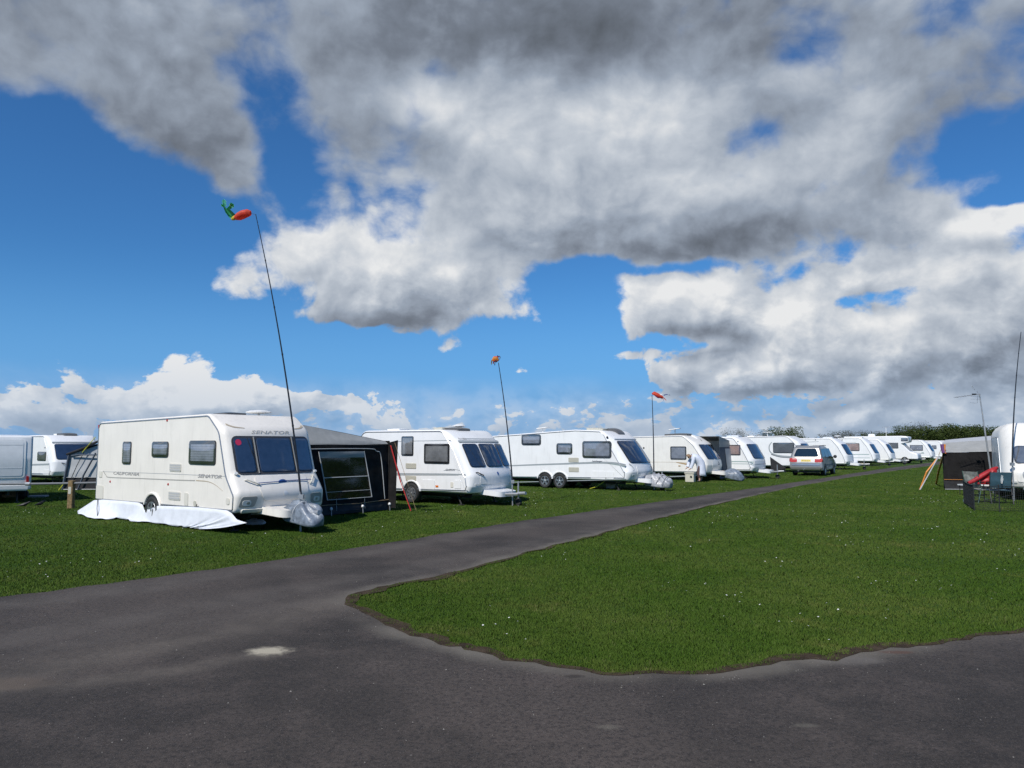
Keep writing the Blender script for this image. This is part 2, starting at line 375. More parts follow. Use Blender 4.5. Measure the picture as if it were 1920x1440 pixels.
gme = mesh('ground', [(-3000,-3000,0),(3000,-3000,0),(3000,3000,0),(-3000,3000,0)], [(0,1,2,3)], ground_mat())
tag(gme, 'flat green field reaching the horizon', 'field', kind='structure')

def road_mat():
    m = bpy.data.materials.new('worn_asphalt'); m.use_nodes = True; N = NT(m.node_tree); b = m.node_tree.nodes['Principled BSDF']
    ob = N.node('ShaderNodeTexCoord').outputs['Object']
    at1 = N.node('ShaderNodeAttribute', attribute_name='from_verge').outputs['Fac']
    at2 = N.node('ShaderNodeAttribute', attribute_name='from_island').outputs['Fac']
    big = N.noise(ob, 0.30, 4, 0.55); mid = N.noise(ob, 1.3, 6, 0.65); fine = N.noise(ob, 120.0, 2, 0.6); chip = N.vor(ob, 95.0)
    c = N.mix(N.sstep(big, 0.40, 0.60), (0.031,0.0258,0.022), (0.066,0.0535,0.045))
    c = N.mix(N.m('MULTIPLY', N.sstep(mid, 0.44, 0.66), 0.60), c, (0.082,0.065,0.055))
    grain = N.noise(ob, 26.0, 5, 0.85); c = N.mix(N.m('MULTIPLY', N.sstep(grain, 0.46, 0.60), 0.70), c, (0.014,0.0125,0.0125))
    g2 = N.noise(N.v('ADD', ob, (7.3, 2.1, 0.0)), 31.0, 5, 0.85); c = N.mix(N.m('MULTIPLY', N.sstep(g2, 0.54, 0.68), 0.50), c, (0.135,0.112,0.098))
    c = N.mix(N.m('MULTIPLY', N.sstep(fine, 0.52, 0.72), 0.50), c, (0.125,0.110,0.098))
    chip2 = N.vor(ob, 34.0); c = N.mix(N.m('MULTIPLY', N.sstep(chip2, 0.03, 0.13, 1.0, 0.0), N.sstep(mid, 0.42, 0.60, 0.0, 0.75)), c, (0.19,0.175,0.155))
    # tyre tracks: bands at set distances from the grass verge, frayed by noise, with dust between them
    dv = N.m('MULTIPLY_ADD', N.m('SUBTRACT', N.noise(ob, 0.8, 4, 0.6), 0.5), 0.9, at1)
    for dc, wd, st in ((0.55,0.34,0.50),(2.35,0.40,0.42),(3.05,0.20,0.34)):
        g = N.m('POWER', 0.4, N.m('POWER', N.m('ABSOLUTE', N.m('MULTIPLY', N.m('SUBTRACT', dv, dc), 1 / wd)), 2.0))
        g = N.m('MULTIPLY', g, N.sstep(mid, 0.30, 0.62, 0.25, 1.0))
        c = N.mix(N.m('MULTIPLY', g, st), c, (0.105,0.092,0.080))
    for nm, wd, st in (('trail_upper', 0.34, 0.40), ('trail_lower', 0.16, 0.42)):
        tr = N.m('MULTIPLY_ADD', N.m('SUBTRACT', N.noise(ob, 1.1, 4, 0.6), 0.5), 0.5, N.node('ShaderNodeAttribute', attribute_name=nm).outputs['Fac'])
        g = N.m('POWER', 0.4, N.m('POWER', N.m('MULTIPLY', tr, 1 / wd), 2.0)); c = N.mix(N.m('MULTIPLY', N.m('MULTIPLY', g, N.sstep(mid, 0.30, 0.62, 0.35, 1.0)), st), c, (0.150,0.128,0.105))
    # dust and grit swept to the island's edge
    di = N.m('MULTIPLY_ADD', N.m('SUBTRACT', N.noise(ob, 1.6, 5, 0.65), 0.5), 0.35, at2)
    e = N.m('MULTIPLY', N.sstep(di, 0.02, 0.34, 1.0, 0.0), N.sstep(N.noise(ob, 0.55, 3, 0.5), 0.36, 0.60, 0.15, 0.95))
    c = N.mix(e, c, (0.135,0.120,0.098))
    # spilt sand by the junction and a trail of it along the wheel line
    def spot(x, y, rx, ry, amt, col, sc=3.0):
        p = at(x, y); q = N.v('MULTIPLY', N.v('SUBTRACT', ob, (p.x, p.y, 0)), (1 / rx, 1 / ry, 0))
        q = N.v('MULTIPLY_ADD', N.v('SUBTRACT', N.noise(ob, sc, 5, 0.7, out='Color'), (0.5,0.5,0.5)), (1.5,1.5,0.0), q)
        g = N.m('POWER', 0.30, N.v('DOT_PRODUCT', q, q))
        return N.mix(N.m('MULTIPLY', N.sstep(g, 0.12, 0.85), amt), c, col)
    c = spot(505,1222,0.20,0.15,1.0,(0.38,0.34,0.26),9.0)
    c = spot(20,1285,0.3,0.2,0.5,(0.13,0.10,0.075))
    c = spot(1600,1240,0.35,0.16,0.55,(0.14,0.125,0.11))
    c = spot(1680,1224,0.16,0.06,0.7,(0.09,0.045,0.03))
    c = spot(1075,1269,0.10,0.05,0.8,(0.03,0.024,0.02))
    c = spot(1140,1365,0.10,0.05,0.5,(0.14,0.125,0.10))
    c = spot(1510,1362,0.10,0.04,0.45,(0.14,0.125,0.10))
    N.put(b.inputs['Base Color'], c); b.inputs['Roughness'].default_value = 0.88; b.inputs['Specular IOR Level'].default_value = 0.3
    bn = N.node('ShaderNodeBump'); bn.inputs['Strength'].default_value = 0.55; bn.inputs['Distance'].default_value = 0.006
    N.l.new(N.m('ADD', N.noise(ob, 90.0, 3, 0.7), N.m('MULTIPLY', chip, -0.7)), bn.inputs['Height']); N.l.new(bn.outputs[0], b.inputs['Normal'])
    return m
TRAIL_A = gp([(-300,1330),(0,1268),(200,1232),(430,1188),(560,1152),(660,1122)]); TRAIL_B = gp([(-300,1330),(0,1296),(150,1284),(280,1266),(400,1243),(500,1224)])
def build_road():
    from mathutils.geometry import delaunay_2d_cdt
    bx = np.array([tuple(p) for p in ROAD]); n = len(bx)
    pts = [Vector(p) for p in bx]
    xs, ys = np.meshgrid(np.arange(-16, 22, 0.45), np.arange(-1.9, 22, 0.45)); G = np.stack([xs.ravel(), ys.ravel()], 1)
    G2 = []
    for y in np.arange(22, 80, 1.2):
        for x in np.arange(2, 48, 1.2): G2.append((x, y))
    # rows that follow the edges, so the dust bands stay narrow
    near = []
    near += [tuple(p + Vector((0, o))) for L_ in (TRAIL_A, TRAIL_B) for p in resample([Vector(q) for q in L_], 0.2, 0.0) for o in (0, -.12, .12, -.3, .3)]
    for line, offs in ((UP, (-.15, -.35, -.6, -.9, -2.0, -2.4, -2.8, -3.2)), (IS, (.12, .25, .4, .6))):
        for p in resample([Vector(q) for q in line], 0.3, 0.0):
            if p.length > 60: continue
            A = np.array([tuple(q) for q in line]); k = int(np.argmin(np.hypot(*(A - np.array(p)).T))); k = min(max(k, 1), len(line) - 2)
            t = (Vector(line[k + 1]) - Vector(line[k - 1])).normalized(); nn = Vector((-t.y, t.x))
            near += [tuple(p + nn * o) for o in offs] + [tuple(p - nn * o) for o in offs]
    G = np.vstack([G, np.array(G2), np.array(near)])
    G = G[inside(G[:, 0], G[:, 1], ROAD)]
    dall = np.minimum(dist_poly(G, UPj), dist_poly(G, ISj)); G = G[dall > 0.07]
    pts += [Vector(p) for p in G]
    v, e, f, *_ = delaunay_2d_cdt(pts, [(i, (i + 1) % n) for i in range(n)], [], 1, 1e-5)
    P = np.array([tuple(q) for q in v])
    o = mesh('road', [(x, y, 0.006) for x, y in P], [tuple(q) for q in f], road_mat())
    for nm, line in (('from_verge', UP), ('from_island', IS), ('trail_upper', TRAIL_A), ('trail_lower', TRAIL_B)):
        a = o.data.attributes.new(nm, 'FLOAT', 'POINT'); a.data.foreach_set('value', np.minimum(dist_poly(P, line), 20.0).astype(np.float32))
    tag(o, 'grey worn tarmac road that forks round the grass island', 'road', kind='structure')
build_road()

# bare soil between the tarmac and the island's turf
def soil_width(i, p):
    q = p.length
    w = 0.10 + 0.05 * math.sin(i * 0.7) + 0.04 * math.sin(i * 2.3)
    return max(0.03, w)
SOILW = []
def build_soil():
    pts = [p for p in ISj if p.length < 26]
    tipd = [at(690,1110).xy, at(700,1170).xy, at(820,1078).xy, at(1500,1230).xy, at(1620,1216).xy, at(850,1205).xy]
    vs = []; fs = []
    for i, p in enumerate(pts):
        a, b = pts[max(0, i - 1)], pts[min(len(pts) - 1, i + 1)]; t = (b - a).normalized(); nn = Vector((t.y, -t.x)) * -1
        # the island lies to the right of the far-to-near line's left: pick the side outside the road
        q = p + nn * 0.3
        if inside(np.array([q.x]), np.array([q.y]), ROAD)[0]: nn = -nn
        w = max(0.0, -0.025 + 0.045 * math.sin(p.x * 3.1 + p.y * 2.3) + 0.03 * math.sin(p.x * 8.3 - p.y * 5.0) + random.uniform(0, 0.03))
        w += sum(c * math.exp(-((p - d).length / s) ** 2) for d, s, c in ((tipd[0], 0.40, 0.17), (tipd[1], 0.45, 0.08), (tipd[2], 0.7, 0.09), (tipd[3], 0.4, 0.12), (tipd[4], 0.35, 0.10), (tipd[5], 0.7, 0.05)))
        SOILW.append((p.x, p.y, w))
        vs += [(p.x - nn.x * 0.03, p.y - nn.y * 0.03, 0.0095), (p.x + nn.x * (w + 0.035), p.y + nn.y * (w + 0.035), 0.013)]
        if i: fs.append((2*i-2, 2*i-1, 2*i+1, 2*i))
    m = mat('dark_soil', (0.050,0.036,0.024), 0.95, var=0.35, vscale=8.0, bump=0.8, bscale=30.0, spec=0.1)
    tag(mesh('soil_verge', vs, fs, m), 'strip of bare brown soil along the tarmac edge of the island', 'soil', kind='structure')
build_soil()

def build_grass():
    mg = bpy.data.materials.new('grass_blades'); mg.use_nodes = True; N = NT(mg.node_tree); t = mg.node_tree; t.nodes.clear()
    ob = N.node('ShaderNodeTexCoord').outputs['Object']; tone = N.node('ShaderNodeAttribute', attribute_name='tone').outputs['Fac']
    n1 = N.noise(ob, 0.35, 5, 0.6); n2 = N.noise(ob, 1.7, 5, 0.65)
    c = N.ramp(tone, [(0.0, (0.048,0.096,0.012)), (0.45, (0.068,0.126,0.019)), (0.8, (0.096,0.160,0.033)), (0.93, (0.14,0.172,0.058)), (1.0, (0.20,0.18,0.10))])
    c = N.mix(N.m('MULTIPLY', N.sstep(n1, 0.38, 0.64), 0.80), c, N.mix(1.0, c, (1.55,1.22,1.6), 'MULTIPLY'))
    n3 = N.noise(ob, 0.9, 4, 0.6); c = N.mix(N.m('MULTIPLY', N.sstep(n3, 0.54, 0.72), 0.55), c, N.mix(1.0, c, (1.9,1.25,2.0), 'MULTIPLY'))
    c = N.mix(N.m('MULTIPLY', N.sstep(n2, 0.50, 0.72), 0.45), c, N.mix(1.0, c, (0.62,0.74,0.62), 'MULTIPLY'))
    geo = N.node('ShaderNodeNewGeometry'); nr = N.v('NORMALIZE', N.v('MULTIPLY_ADD', geo.outputs['Normal'], (0.35,0.35,0.35), (0, 0, 0.85)))
    df = N.node('ShaderNodeBsdfDiffuse'); N.put(df.inputs[0], c); N.l.new(nr, df.inputs['Normal'])
    tr = N.node('ShaderNodeBsdfTranslucent'); N.put(tr.inputs[0], c); N.l.new(nr, tr.inputs['Normal'])
    mx = N.node('ShaderNodeMixShader'); mx.inputs[0].default_value = 0.22; N.l.new(df.outputs[0], mx.inputs[1]); N.l.new(tr.outputs[0], mx.inputs[2])
    N.l.new(mx.outputs[0], N.node('ShaderNodeOutputMaterial').inputs[0])
    # blades: denser near the camera, coarser further off
    d = np.exp(rng.uniform(math.log(5.4), math.log(62.0), 1150000)); 
    half = np.radians(37.5); th = rng.uniform(-half, half, len(d))
    x, y = d * np.tan(th), d
    jx, jy = rng.normal(0, 0.022, (2, len(x))); k = ~inside(x + jx, y + jy, ROAD); x, y, d = x[k], y[k], d[k]
    S = np.array(SOILW); keep = np.ones(len(x), bool); cand = np.where((np.hypot(x, y) < 26))[0]
    if len(S):
        st = S[::2]
        near = np.full(len(cand), 9.0); wid = np.zeros(len(cand)); P = np.stack([x[cand], y[cand]], 1)
        for sx, sy, w in st:
            m_ = (np.abs(P[:, 0] - sx) < 0.7) & (np.abs(P[:, 1] - sy) < 0.7)
            if not m_.any(): continue
            dd = np.hypot(P[m_, 0] - sx, P[m_, 1] - sy); nn = near[m_]; ww = wid[m_]
            b = dd < nn; nn[b] = dd[b]; ww[b] = w; near[m_] = nn; wid[m_] = ww
        bare = near < wid * rng.uniform(0.75, 1.1, len(cand)); strag = rng.random(len(cand)) < 0.02
        keep[cand[bare & ~strag]] = False
    x, y, d = x[keep], y[keep], d[keep]; n = len(x)
    # uneven growth: tufts and mown patches
    def vn(s, seed):
        r = np.random.default_rng(seed); g = r.random((256, 256)); xi, yi = x / s, y / s
        x0, y0 = np.floor(xi).astype(int), np.floor(yi).astype(int); fx, fy = xi - x0, yi - y0; fx, fy = fx*fx*(3-2*fx), fy*fy*(3-2*fy)
        q = lambda a, b: g[(x0 + a) % 256, (y0 + b) % 256]
        return (q(0,0)*(1-fx)+q(1,0)*fx)*(1-fy)+(q(0,1)*(1-fx)+q(1,1)*fx)*fy
    tuft = 0.5 * vn(0.13, 1) + 0.3 * vn(0.5, 2) + 0.2 * vn(2.0, 3)
    grow = np.clip((d - 6) / 40, 0, 1)
    h = (0.015 + 0.028 * tuft ** 1.6 * rng.uniform(0.6, 1.3, n)) * (1 + 0.25 * grow)
    w = 0.0024 * (d / 6.0) ** 0.85 * rng.uniform(0.7, 1.4, n) + 0.001
    az = rng.uniform(0, 2 * np.pi, n); lean = rng.uniform(0.1, 0.9, n) * h; la = rng.uniform(0, 2 * np.pi, n)
    V = np.empty((n, 3, 3), np.float32)
    V[:, 0] = np.stack([x + w * np.cos(az), y + w * np.sin(az), np.zeros(n)], 1)
    V[:, 1] = np.stack([x - w * np.cos(az), y - w * np.sin(az), np.zeros(n)], 1)
    V[:, 2] = np.stack([x + lean * np.cos(la), y + lean * np.sin(la), h], 1)
    me = bpy.data.meshes.new('grass'); me.vertices.add(n * 3); me.vertices.foreach_set('co', V.ravel())
    me.loops.add(n * 3); me.loops.foreach_set('vertex_index', np.arange(n * 3, dtype=np.int32))
    me.polygons.add(n); me.polygons.foreach_set('loop_start', np.arange(0, n * 3, 3, dtype=np.int32))
    me.update(calc_edges=True)
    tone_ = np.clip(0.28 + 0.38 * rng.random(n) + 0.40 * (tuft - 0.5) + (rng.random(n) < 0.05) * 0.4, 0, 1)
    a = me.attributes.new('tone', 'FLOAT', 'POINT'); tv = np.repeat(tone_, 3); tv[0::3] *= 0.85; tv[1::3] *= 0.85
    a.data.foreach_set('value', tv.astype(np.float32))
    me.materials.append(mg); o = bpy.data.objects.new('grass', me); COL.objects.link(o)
    tag(o, 'short mown green grass covering the field', 'grass', kind='stuff')
    # daisies
    vs = []; fs = []
    def daisy(px, py, s):
        k = len(vs); z = random.uniform(0.03, 0.055); tx, ty = random.uniform(-.4, .4), random.uniform(-.4, .4)
        vs.append((px, py, z + s * 0.35))
        for q in range(7): a_ = q * 2 * math.pi / 7; vs.append((px + s * math.cos(a_), py + s * math.sin(a_), z + s * (tx * math.cos(a_) + ty * math.sin(a_))))
        for q in range(7): fs.append((k, k + 1 + q, k + 1 + (q + 1) % 7))
    cl = []
    for _ in range(110):
        dd = math.exp(random.uniform(math.log(7), math.log(60))); tt = random.uniform(-0.7, 0.7); cl.append((dd * tt, dd, random.randint(1, 6), 0.35 + dd * 0.012))
    for px_, py_, c_, s_ in ((1350,965,16,.8),(1400,925,14,.8),(1290,1105,6,.3),(1600,1022,8,.5),(1510,1160,2,.15),(1640,1098,4,.2),(380,992,10,.35),(110,965,14,.8),(900,945,30,2.0),(960,940,24,1.5),(1080,925,26,2.0),(1250,915,20,2.0),(1740,940,14,.9),(1760,950,12,.9),(700,1000,6,.7),(250,1035,5,.6),(1390,1129,4,.2),(1800,1000,8,.9)):
        p = at(px_, py_); cl.append((p.x, p.y, c_, s_))
    for cx, cy, c_, s_ in cl:
        for _ in range(c_):
            qx, qy = random.gauss(cx, s_ * 0.6), random.gauss(cy, s_)
            if qy > 5.5 and not inside(np.array([qx]), np.array([qy]), ROAD)[0]: daisy(qx, qy, random.uniform(0.006, 0.0095) * (1 + qy / 40))
    tag(mesh('daisies', vs, fs, mat('daisy_white', (0.62,0.62,0.58), 0.7)), 'white daisies scattered through the lawn', 'daisies', kind='stuff')
build_grass()
# small stones on the tarmac
def build_grit():
    vs = []; fs = []
    for _ in range(900):
        dd = math.exp(random.uniform(math.log(3.6), math.log(14))); x, y = dd * random.uniform(-0.75, 0.75), dd
        if random.random() < 0.45:
            q = random.choice(IS[8:-2]); x, y = random.gauss(q.x, 0.5), random.gauss(q.y, 0.35)
        if not inside(np.array([x]), np.array([y]), ROAD)[0]: continue
        s = random.uniform(0.002, 0.006) * (1.6 if random.random() < 0.06 else 1); k = len(vs)
        for a, b, c in ((1,0,.2),(-.4,.9,.3),(-.6,-.8,.25),(0,0,1.1)): vs.append((x + a*s*random.uniform(.6,1.4), y + b*s*random.uniform(.6,1.4), 0.006 + c*s))
        fs += [(k,k+1,k+3),(k+1,k+2,k+3),(k+2,k,k+3)]
    tag(mesh('gravel', vs, fs, mat('pale_stone_chips', (0.26,0.24,0.21), 0.9, var=0.3)), 'loose pale stone chips on the tarmac', 'gravel', kind='stuff')
build_grit()

# ------------------------------------------------------------------ surfaces that parts are laid on
def round_poly(pts, seg=6):
    """closed outline (x, z, radius) -> polyline with rounded corners"""
    out = []; n = len(pts)
    for i in range(n):
        a, b, c = (Vector(pts[j % n][:2]) for j in (i - 1, i, i + 1)); r = pts[i][2]
        if r <= 0: out.append(b); continue
        u, v = (a - b), (c - b); lu, lv = u.length, v.length; u.normalize(); v.normalize()
        ang = math.acos(max(-1, min(1, u.dot(v)))); t = min(r / max(math.tan(ang / 2), 1e-4), lu * 0.48, lv * 0.48)
        p, q = b + u * t, b + v * t
        for k in range(seg + 1):
            s = k / seg; out.append(p * (1 - s) ** 2 + b * 2 * s * (1 - s) + q * s ** 2)
    # drop doubles
    res = []
    for p in out:
        if not res or (p - res[-1]).length > 1e-4: res.append(p)
    if (res[0] - res[-1]).length < 1e-4: res.pop()
    return res
class Shell:
    """a body swept across its width from a side outline, with rounded edges, a bowed front and optional narrowing upward"""
    def __init__(s, outline, w, r_side=0.05, r_front=0.12, bow=0.10, front_from=None, seg=6, narrow=None):
        s.P = round_poly(outline, seg); s.w = w; s.bow = bow; s.narrow = narrow or (lambda z: 1.0)
        xs = [p.x for p in s.P]; s.x1, s.x0 = max(xs), min(xs); s.ff = front_from if front_from is not None else s.x1 - 1.3
        n = len(s.P); area = sum(s.P[i].x * s.P[(i+1) % n].y - s.P[(i+1) % n].x * s.P[i].y for i in range(n))
        if area < 0: s.P.reverse()
        s.nrm = []
        for i in range(n):
            t = (s.P[(i+1) % n] - s.P[i-1]).normalized(); s.nrm.append(Vector((t.y, -t.x)))
        s.rad = [(r_side + (r_front - r_side) * s.fw(p.x)) * (1 if p.y > 1.0 else 0.45 + 0.55 * max(0, (p.y - 0.5) / 0.5)) for p in s.P]
        # upper chain for front/roof/rear lookup
        s.zs = [p.y for p in s.P]
    def fw(s, x): t = min(1, max(0, (x - s.ff) / max(0.05, s.x1 - s.ff) * 1.6)); return t * t * (3 - 2 * t)
    def pt(s, x, y, z): return Vector((x + s.bow * s.fw(x) * (1 - (2 * y / s.w) ** 2), y * s.narrow(z), z))
    def build(s, name, m, parent):
        n = len(s.P); vs = []; fs = []; st = []
        T = [math.radians(a) for a in (90, 67, 45, 22, 0)]
        for sg in (-1, 1):
            rows = []
            for t in T:
                rows.append([s.pt(p.x - q.x * r * (1 - math.cos(t)), sg * (s.w / 2 - r + r * math.sin(t)), p.y - q.y * r * (1 - math.cos(t))) for p, q, r in zip(s.P, s.nrm, s.rad)])
            st.append(rows)
        mid = []
        for k in range(1, 6):
            f = -1 + 2 * k / 6; mid.append([s.pt(p.x, f * (s.w / 2 - r), p.y) for p, r in zip(s.P, s.rad)])
        rows = st[0] + mid + st[1][::-1]
        for r in rows: vs += r
        for i in range(len(rows) - 1):
            for k in range(n): fs.append((i*n+k, (i+1)*n+k, (i+1)*n+(k+1) % n, i*n+(k+1) % n))
        b = len(vs); vs += rows[0]; fs.append(tuple(range(b, b + n)))
        b = len(vs); vs += rows[-1]; fs.append(tuple(range(b + n - 1, b - 1, -1)))
        s.edge = rows[0]; s.edge2 = rows[-1]
        return mesh(name, vs, fs, m, parent, True, 50)
    def cross(s, val, axis, pick):
        n = len(s.P); c = []
        for i in range(n):
            a, b = s.P[i], s.P[(i+1) % n]; va, vb = (a.y, b.y) if axis == 'z' else (a.x, b.x)
            if (va - val) * (vb - val) <= 0 and abs(va - vb) > 1e-9:
                t = (val - va) / (vb - va); c.append(a.x + (b.x - a.x) * t if axis == 'z' else a.y + (b.y - a.y) * t)
        return (max(c) if pick == 'max' else min(c)) if c else (s.x1 if pick == 'max' else s.x0)
    def side(s, u, v, off, sg=-1): return Vector((u, sg * (s.w / 2 * s.narrow(v) + off), v))
    def front(s, y, z, off):
        def q(y_, z_): return s.pt(s.cross(z_, 'z', 'max'), y_, z_)
        p = q(y, z); a = q(y, z + 0.02) - q(y, z - 0.02); b = q(y + 0.02, z) - q(y - 0.02, z)
        nn = b.cross(a).normalized(); nn = nn if nn.x > 0 else -nn
        return p + nn * off
    def rear(s, y, z, off):
        def q(z_): return Vector((s.cross(z_, 'z', 'min'), 0, z_))
        p = q(z); a = q(z + 0.02) - q(z - 0.02); nn = Vector((-a.z, 0, a.x)).normalized(); nn = nn if nn.x < 0 else -nn
        return Vector((p.x, y * s.narrow(z), z)) + nn * off
    def roof(s, x, y, off):
        z = s.cross(x, 'x', 'max'); return Vector((x, y, z + off))

def patch(name, surf, box, m, parent, r=0.05, off=0.01, th=0.01, taper=0.0, shear=0.0, nc=8, keystone=0.0, bul=0.0):
    """rounded panel laid on a surface: box = (u0, v0, u1, v1); taper widens the top, shear leans it; skirt reaches th below"""
    u0, v0, u1, v1 = box; cu, cv, hu, hv = (u0+u1)/2, (v0+v1)/2, abs(u1-u0)/2, abs(v1-v0)/2; r = min(r, hu * 0.98, hv * 0.98)
    ts = sorted(set([-1, 1] + [sg * (1 - (r / hv) * (1 - math.sin(a))) for sg in (-1, 1) for a in np.linspace(0, math.pi / 2, 5)] + list(np.linspace(-1 + r / hv, 1 - r / hv, 5))))
    vs = []; fs = []; rows = len(ts)
    for t in ts:
        e = abs(t) * hv - (hv - r); sm = 1.0
        if e > 0 and r > 0: sm = 1 - (r / hu) * (1 - math.sqrt(max(0, 1 - (e / r) ** 2)))
        for k in range(nc + 1):
            sx = (-1 + 2 * k / nc) * sm; vv = cv + hv * t * (1 + keystone * sx)
            vs.append(surf(cu + hu * sx * (1 + taper * t) + shear * t * hv, vv, off + bul * (1 - t * t) * (1 - sx * sx)))
    c = nc + 1
    for i in range(rows - 1):
        for k in range(nc): fs.append((i*c+k, i*c+k+1, (i+1)*c+k+1, (i+1)*c+k))
    loop = [k for k in range(c)] + [i*c+nc for i in range(1, rows)] + [(rows-1)*c+k for k in range(nc-1, -1, -1)] + [i*c for i in range(rows-2, 0, -1)]
    if th:
        base = len(vs); cen = surf(cu, cv, off); cen2 = surf(cu, cv, off - th); dlt = cen2 - cen
        for i in loop: vs.append(vs[i] + dlt)
        n = len(loop)
        for k in range(n): fs.append((loop[k], base + k, base + (k+1) % n, loop[(k+1) % n]))
    o = mesh(name, vs, fs, m, parent, True, 40)
    bm = bmesh.new(); bm.from_mesh(o.data); bmesh.ops.remove_doubles(bm, verts=bm.verts, dist=1e-5); bmesh.ops.recalc_face_normals(bm, faces=bm.faces); bm.to_mesh(o.data); bm.free()
    return o
def ribbon(name, surf, pts, width, m, parent, off=0.004, w1=None):
    vs = []; fs = []; n = len(pts)
    for i, p in enumerate(pts):
        a, b = Vector(pts[max(0, i-1)]), Vector(pts[min(n-1, i+1)]); t = (b - a).normalized(); nn = Vector((-t.y, t.x))
        ww = (width if w1 is None else width + (w1 - width) * i / (n - 1)) / 2
        for q in (Vector(p) + nn * ww, Vector(p) - nn * ww): vs.append(surf(q.x, q.y, off))
        if i: fs.append((2*i-2, 2*i-1, 2*i+1, 2*i))
    return mesh(name, vs, fs, m, parent)
def smooth_line(pts, n=6):
    """Catmull-Rom through 2-D points"""
    out = []; P = [Vector(p) for p in pts]; P = [P[0]] + P + [P[-1]]
    for i in range(1, len(P) - 2):
        for k in range(n):
            t = k / n; a, b, c, d = P[i-1], P[i], P[i+1], P[i+2]
            out.append(0.5 * ((2*b) + (c-a)*t + (2*a-5*b+4*c-d)*t*t + (3*b-a-3*c+d)*t**3))
    return out + [P[-2]]
def lettering(name, text, surf, u, v, height, m, parent, shear=0.0, width=None, off=0.006, bold=0.0):
    """flat letters laid on a surface, u and v their lower left corner"""
    cu = bpy.data.curves.new('letters', 'FONT'); cu.body = text; cu.size = 1.0; cu.shear = shear; cu.offset = bold; cu.resolution_u = 2
    ob = bpy.data.objects.new('letters', cu); COL.objects.link(ob); bpy.context.view_layer.update()
    me = bpy.data.meshes.new_from_object(ob.evaluated_get(bpy.context.evaluated_depsgraph_get()))
    V = np.array([tuple(q.co) for q in me.vertices]); F = [tuple(p.vertices) for p in me.polygons]
    bpy.data.objects.remove(ob); bpy.data.curves.remove(cu); bpy.data.meshes.remove(me)
    s = height / (V[:, 1].max() - V[:, 1].min()); sx = s if width is None else width / (V[:, 0].max() - V[:, 0].min())
    x0, y0 = V[:, 0].min(), V[:, 1].min()
    return mesh(name, [surf(u + (p[0] - x0) * sx, v + (p[1] - y0) * s, off) for p in V], F, m, parent)
def window(surf, box, parent, blind=None, r=0.07, border=0.045, pane=None, taper=0.0, shear=0.0, off=0.012, catches=True):
    """acrylic caravan window: dark surround, blind or interior seen through, and the pane itself"""
    u0, v0, u1, v1 = box
    wdw = patch('window', surf, box, M['surround'], parent, r, off, 0.014, taper, shear)
    k = border; inner = (u0 + k, v0 + k, u1 - k, v1 - k)
    patch('blind', surf, inner, blind or M['blind'], wdw, max(0.01, r - k * 0.5), off + 0.003, 0.002, taper, shear)
    patch('pane', surf, (u0 + 0.008, v0 + 0.008, u1 - 0.008, v1 - 0.008), pane or M['glass'], wdw, r, off + 0.014, 0.0, taper, shear, bul=0.006)
    return wdw
def wheel(parent, c, R=0.31, wd=0.18, spokes=5, sg=-1, hole=True):
    """tyre with an alloy rim: c = hub centre of the outer face"""
    w_ = MB().lathe([(R*0.62, 0), (R*0.70, -0.012), (R*0.90, -0.012), (R*0.985, 0.02), (R, 0.06), (R, wd-0.05), (R*0.95, wd), (R*0.6, wd)], 28, 'y', c)
    if sg > 0: w_.v = [Vector((q.x, 2*c[1]-q.y, q.z)) for q in w_.v]
    t = w_.build('wheel', M['rubber'], parent, True)
    b = MB().lathe([(R*0.66, 0.0), (R*0.64, -0.008), (R*0.58, -0.008), (R*0.55, 0.03)], 28, 'y', c)
    for k in range(spokes):
        a = 2 * math.pi * k / spokes + 0.3; ca, sa = math.cos(a), math.sin(a)
        poly = [(R*0.10, -R*0.13), (R*0.58, -R*0.085), (R*0.58, R*0.085), (R*0.10, R*0.13)]
        b.prism(poly, -0.006, 0.02, lambda p, q, d: Vector((c[0] + p*ca - q*sa, c[1] + d, c[2] + p*sa + q*ca)))
    b.lathe([(0.001, -0.012), (R*0.10, -0.012), (R*0.17, 0.0), (R*0.17, 0.03)], 14, 'y', c)
    if sg > 0: b.v = [Vector((q.x, 2*c[1]-q.y, q.z)) for q in b.v]
    b.build('rim', M['rim'], t, False)
    MB().lathe([(0.001, 0.035), (R*0.6, 0.035)], 20, 'y', c).build('hub_well', M['black'], t)
    return t

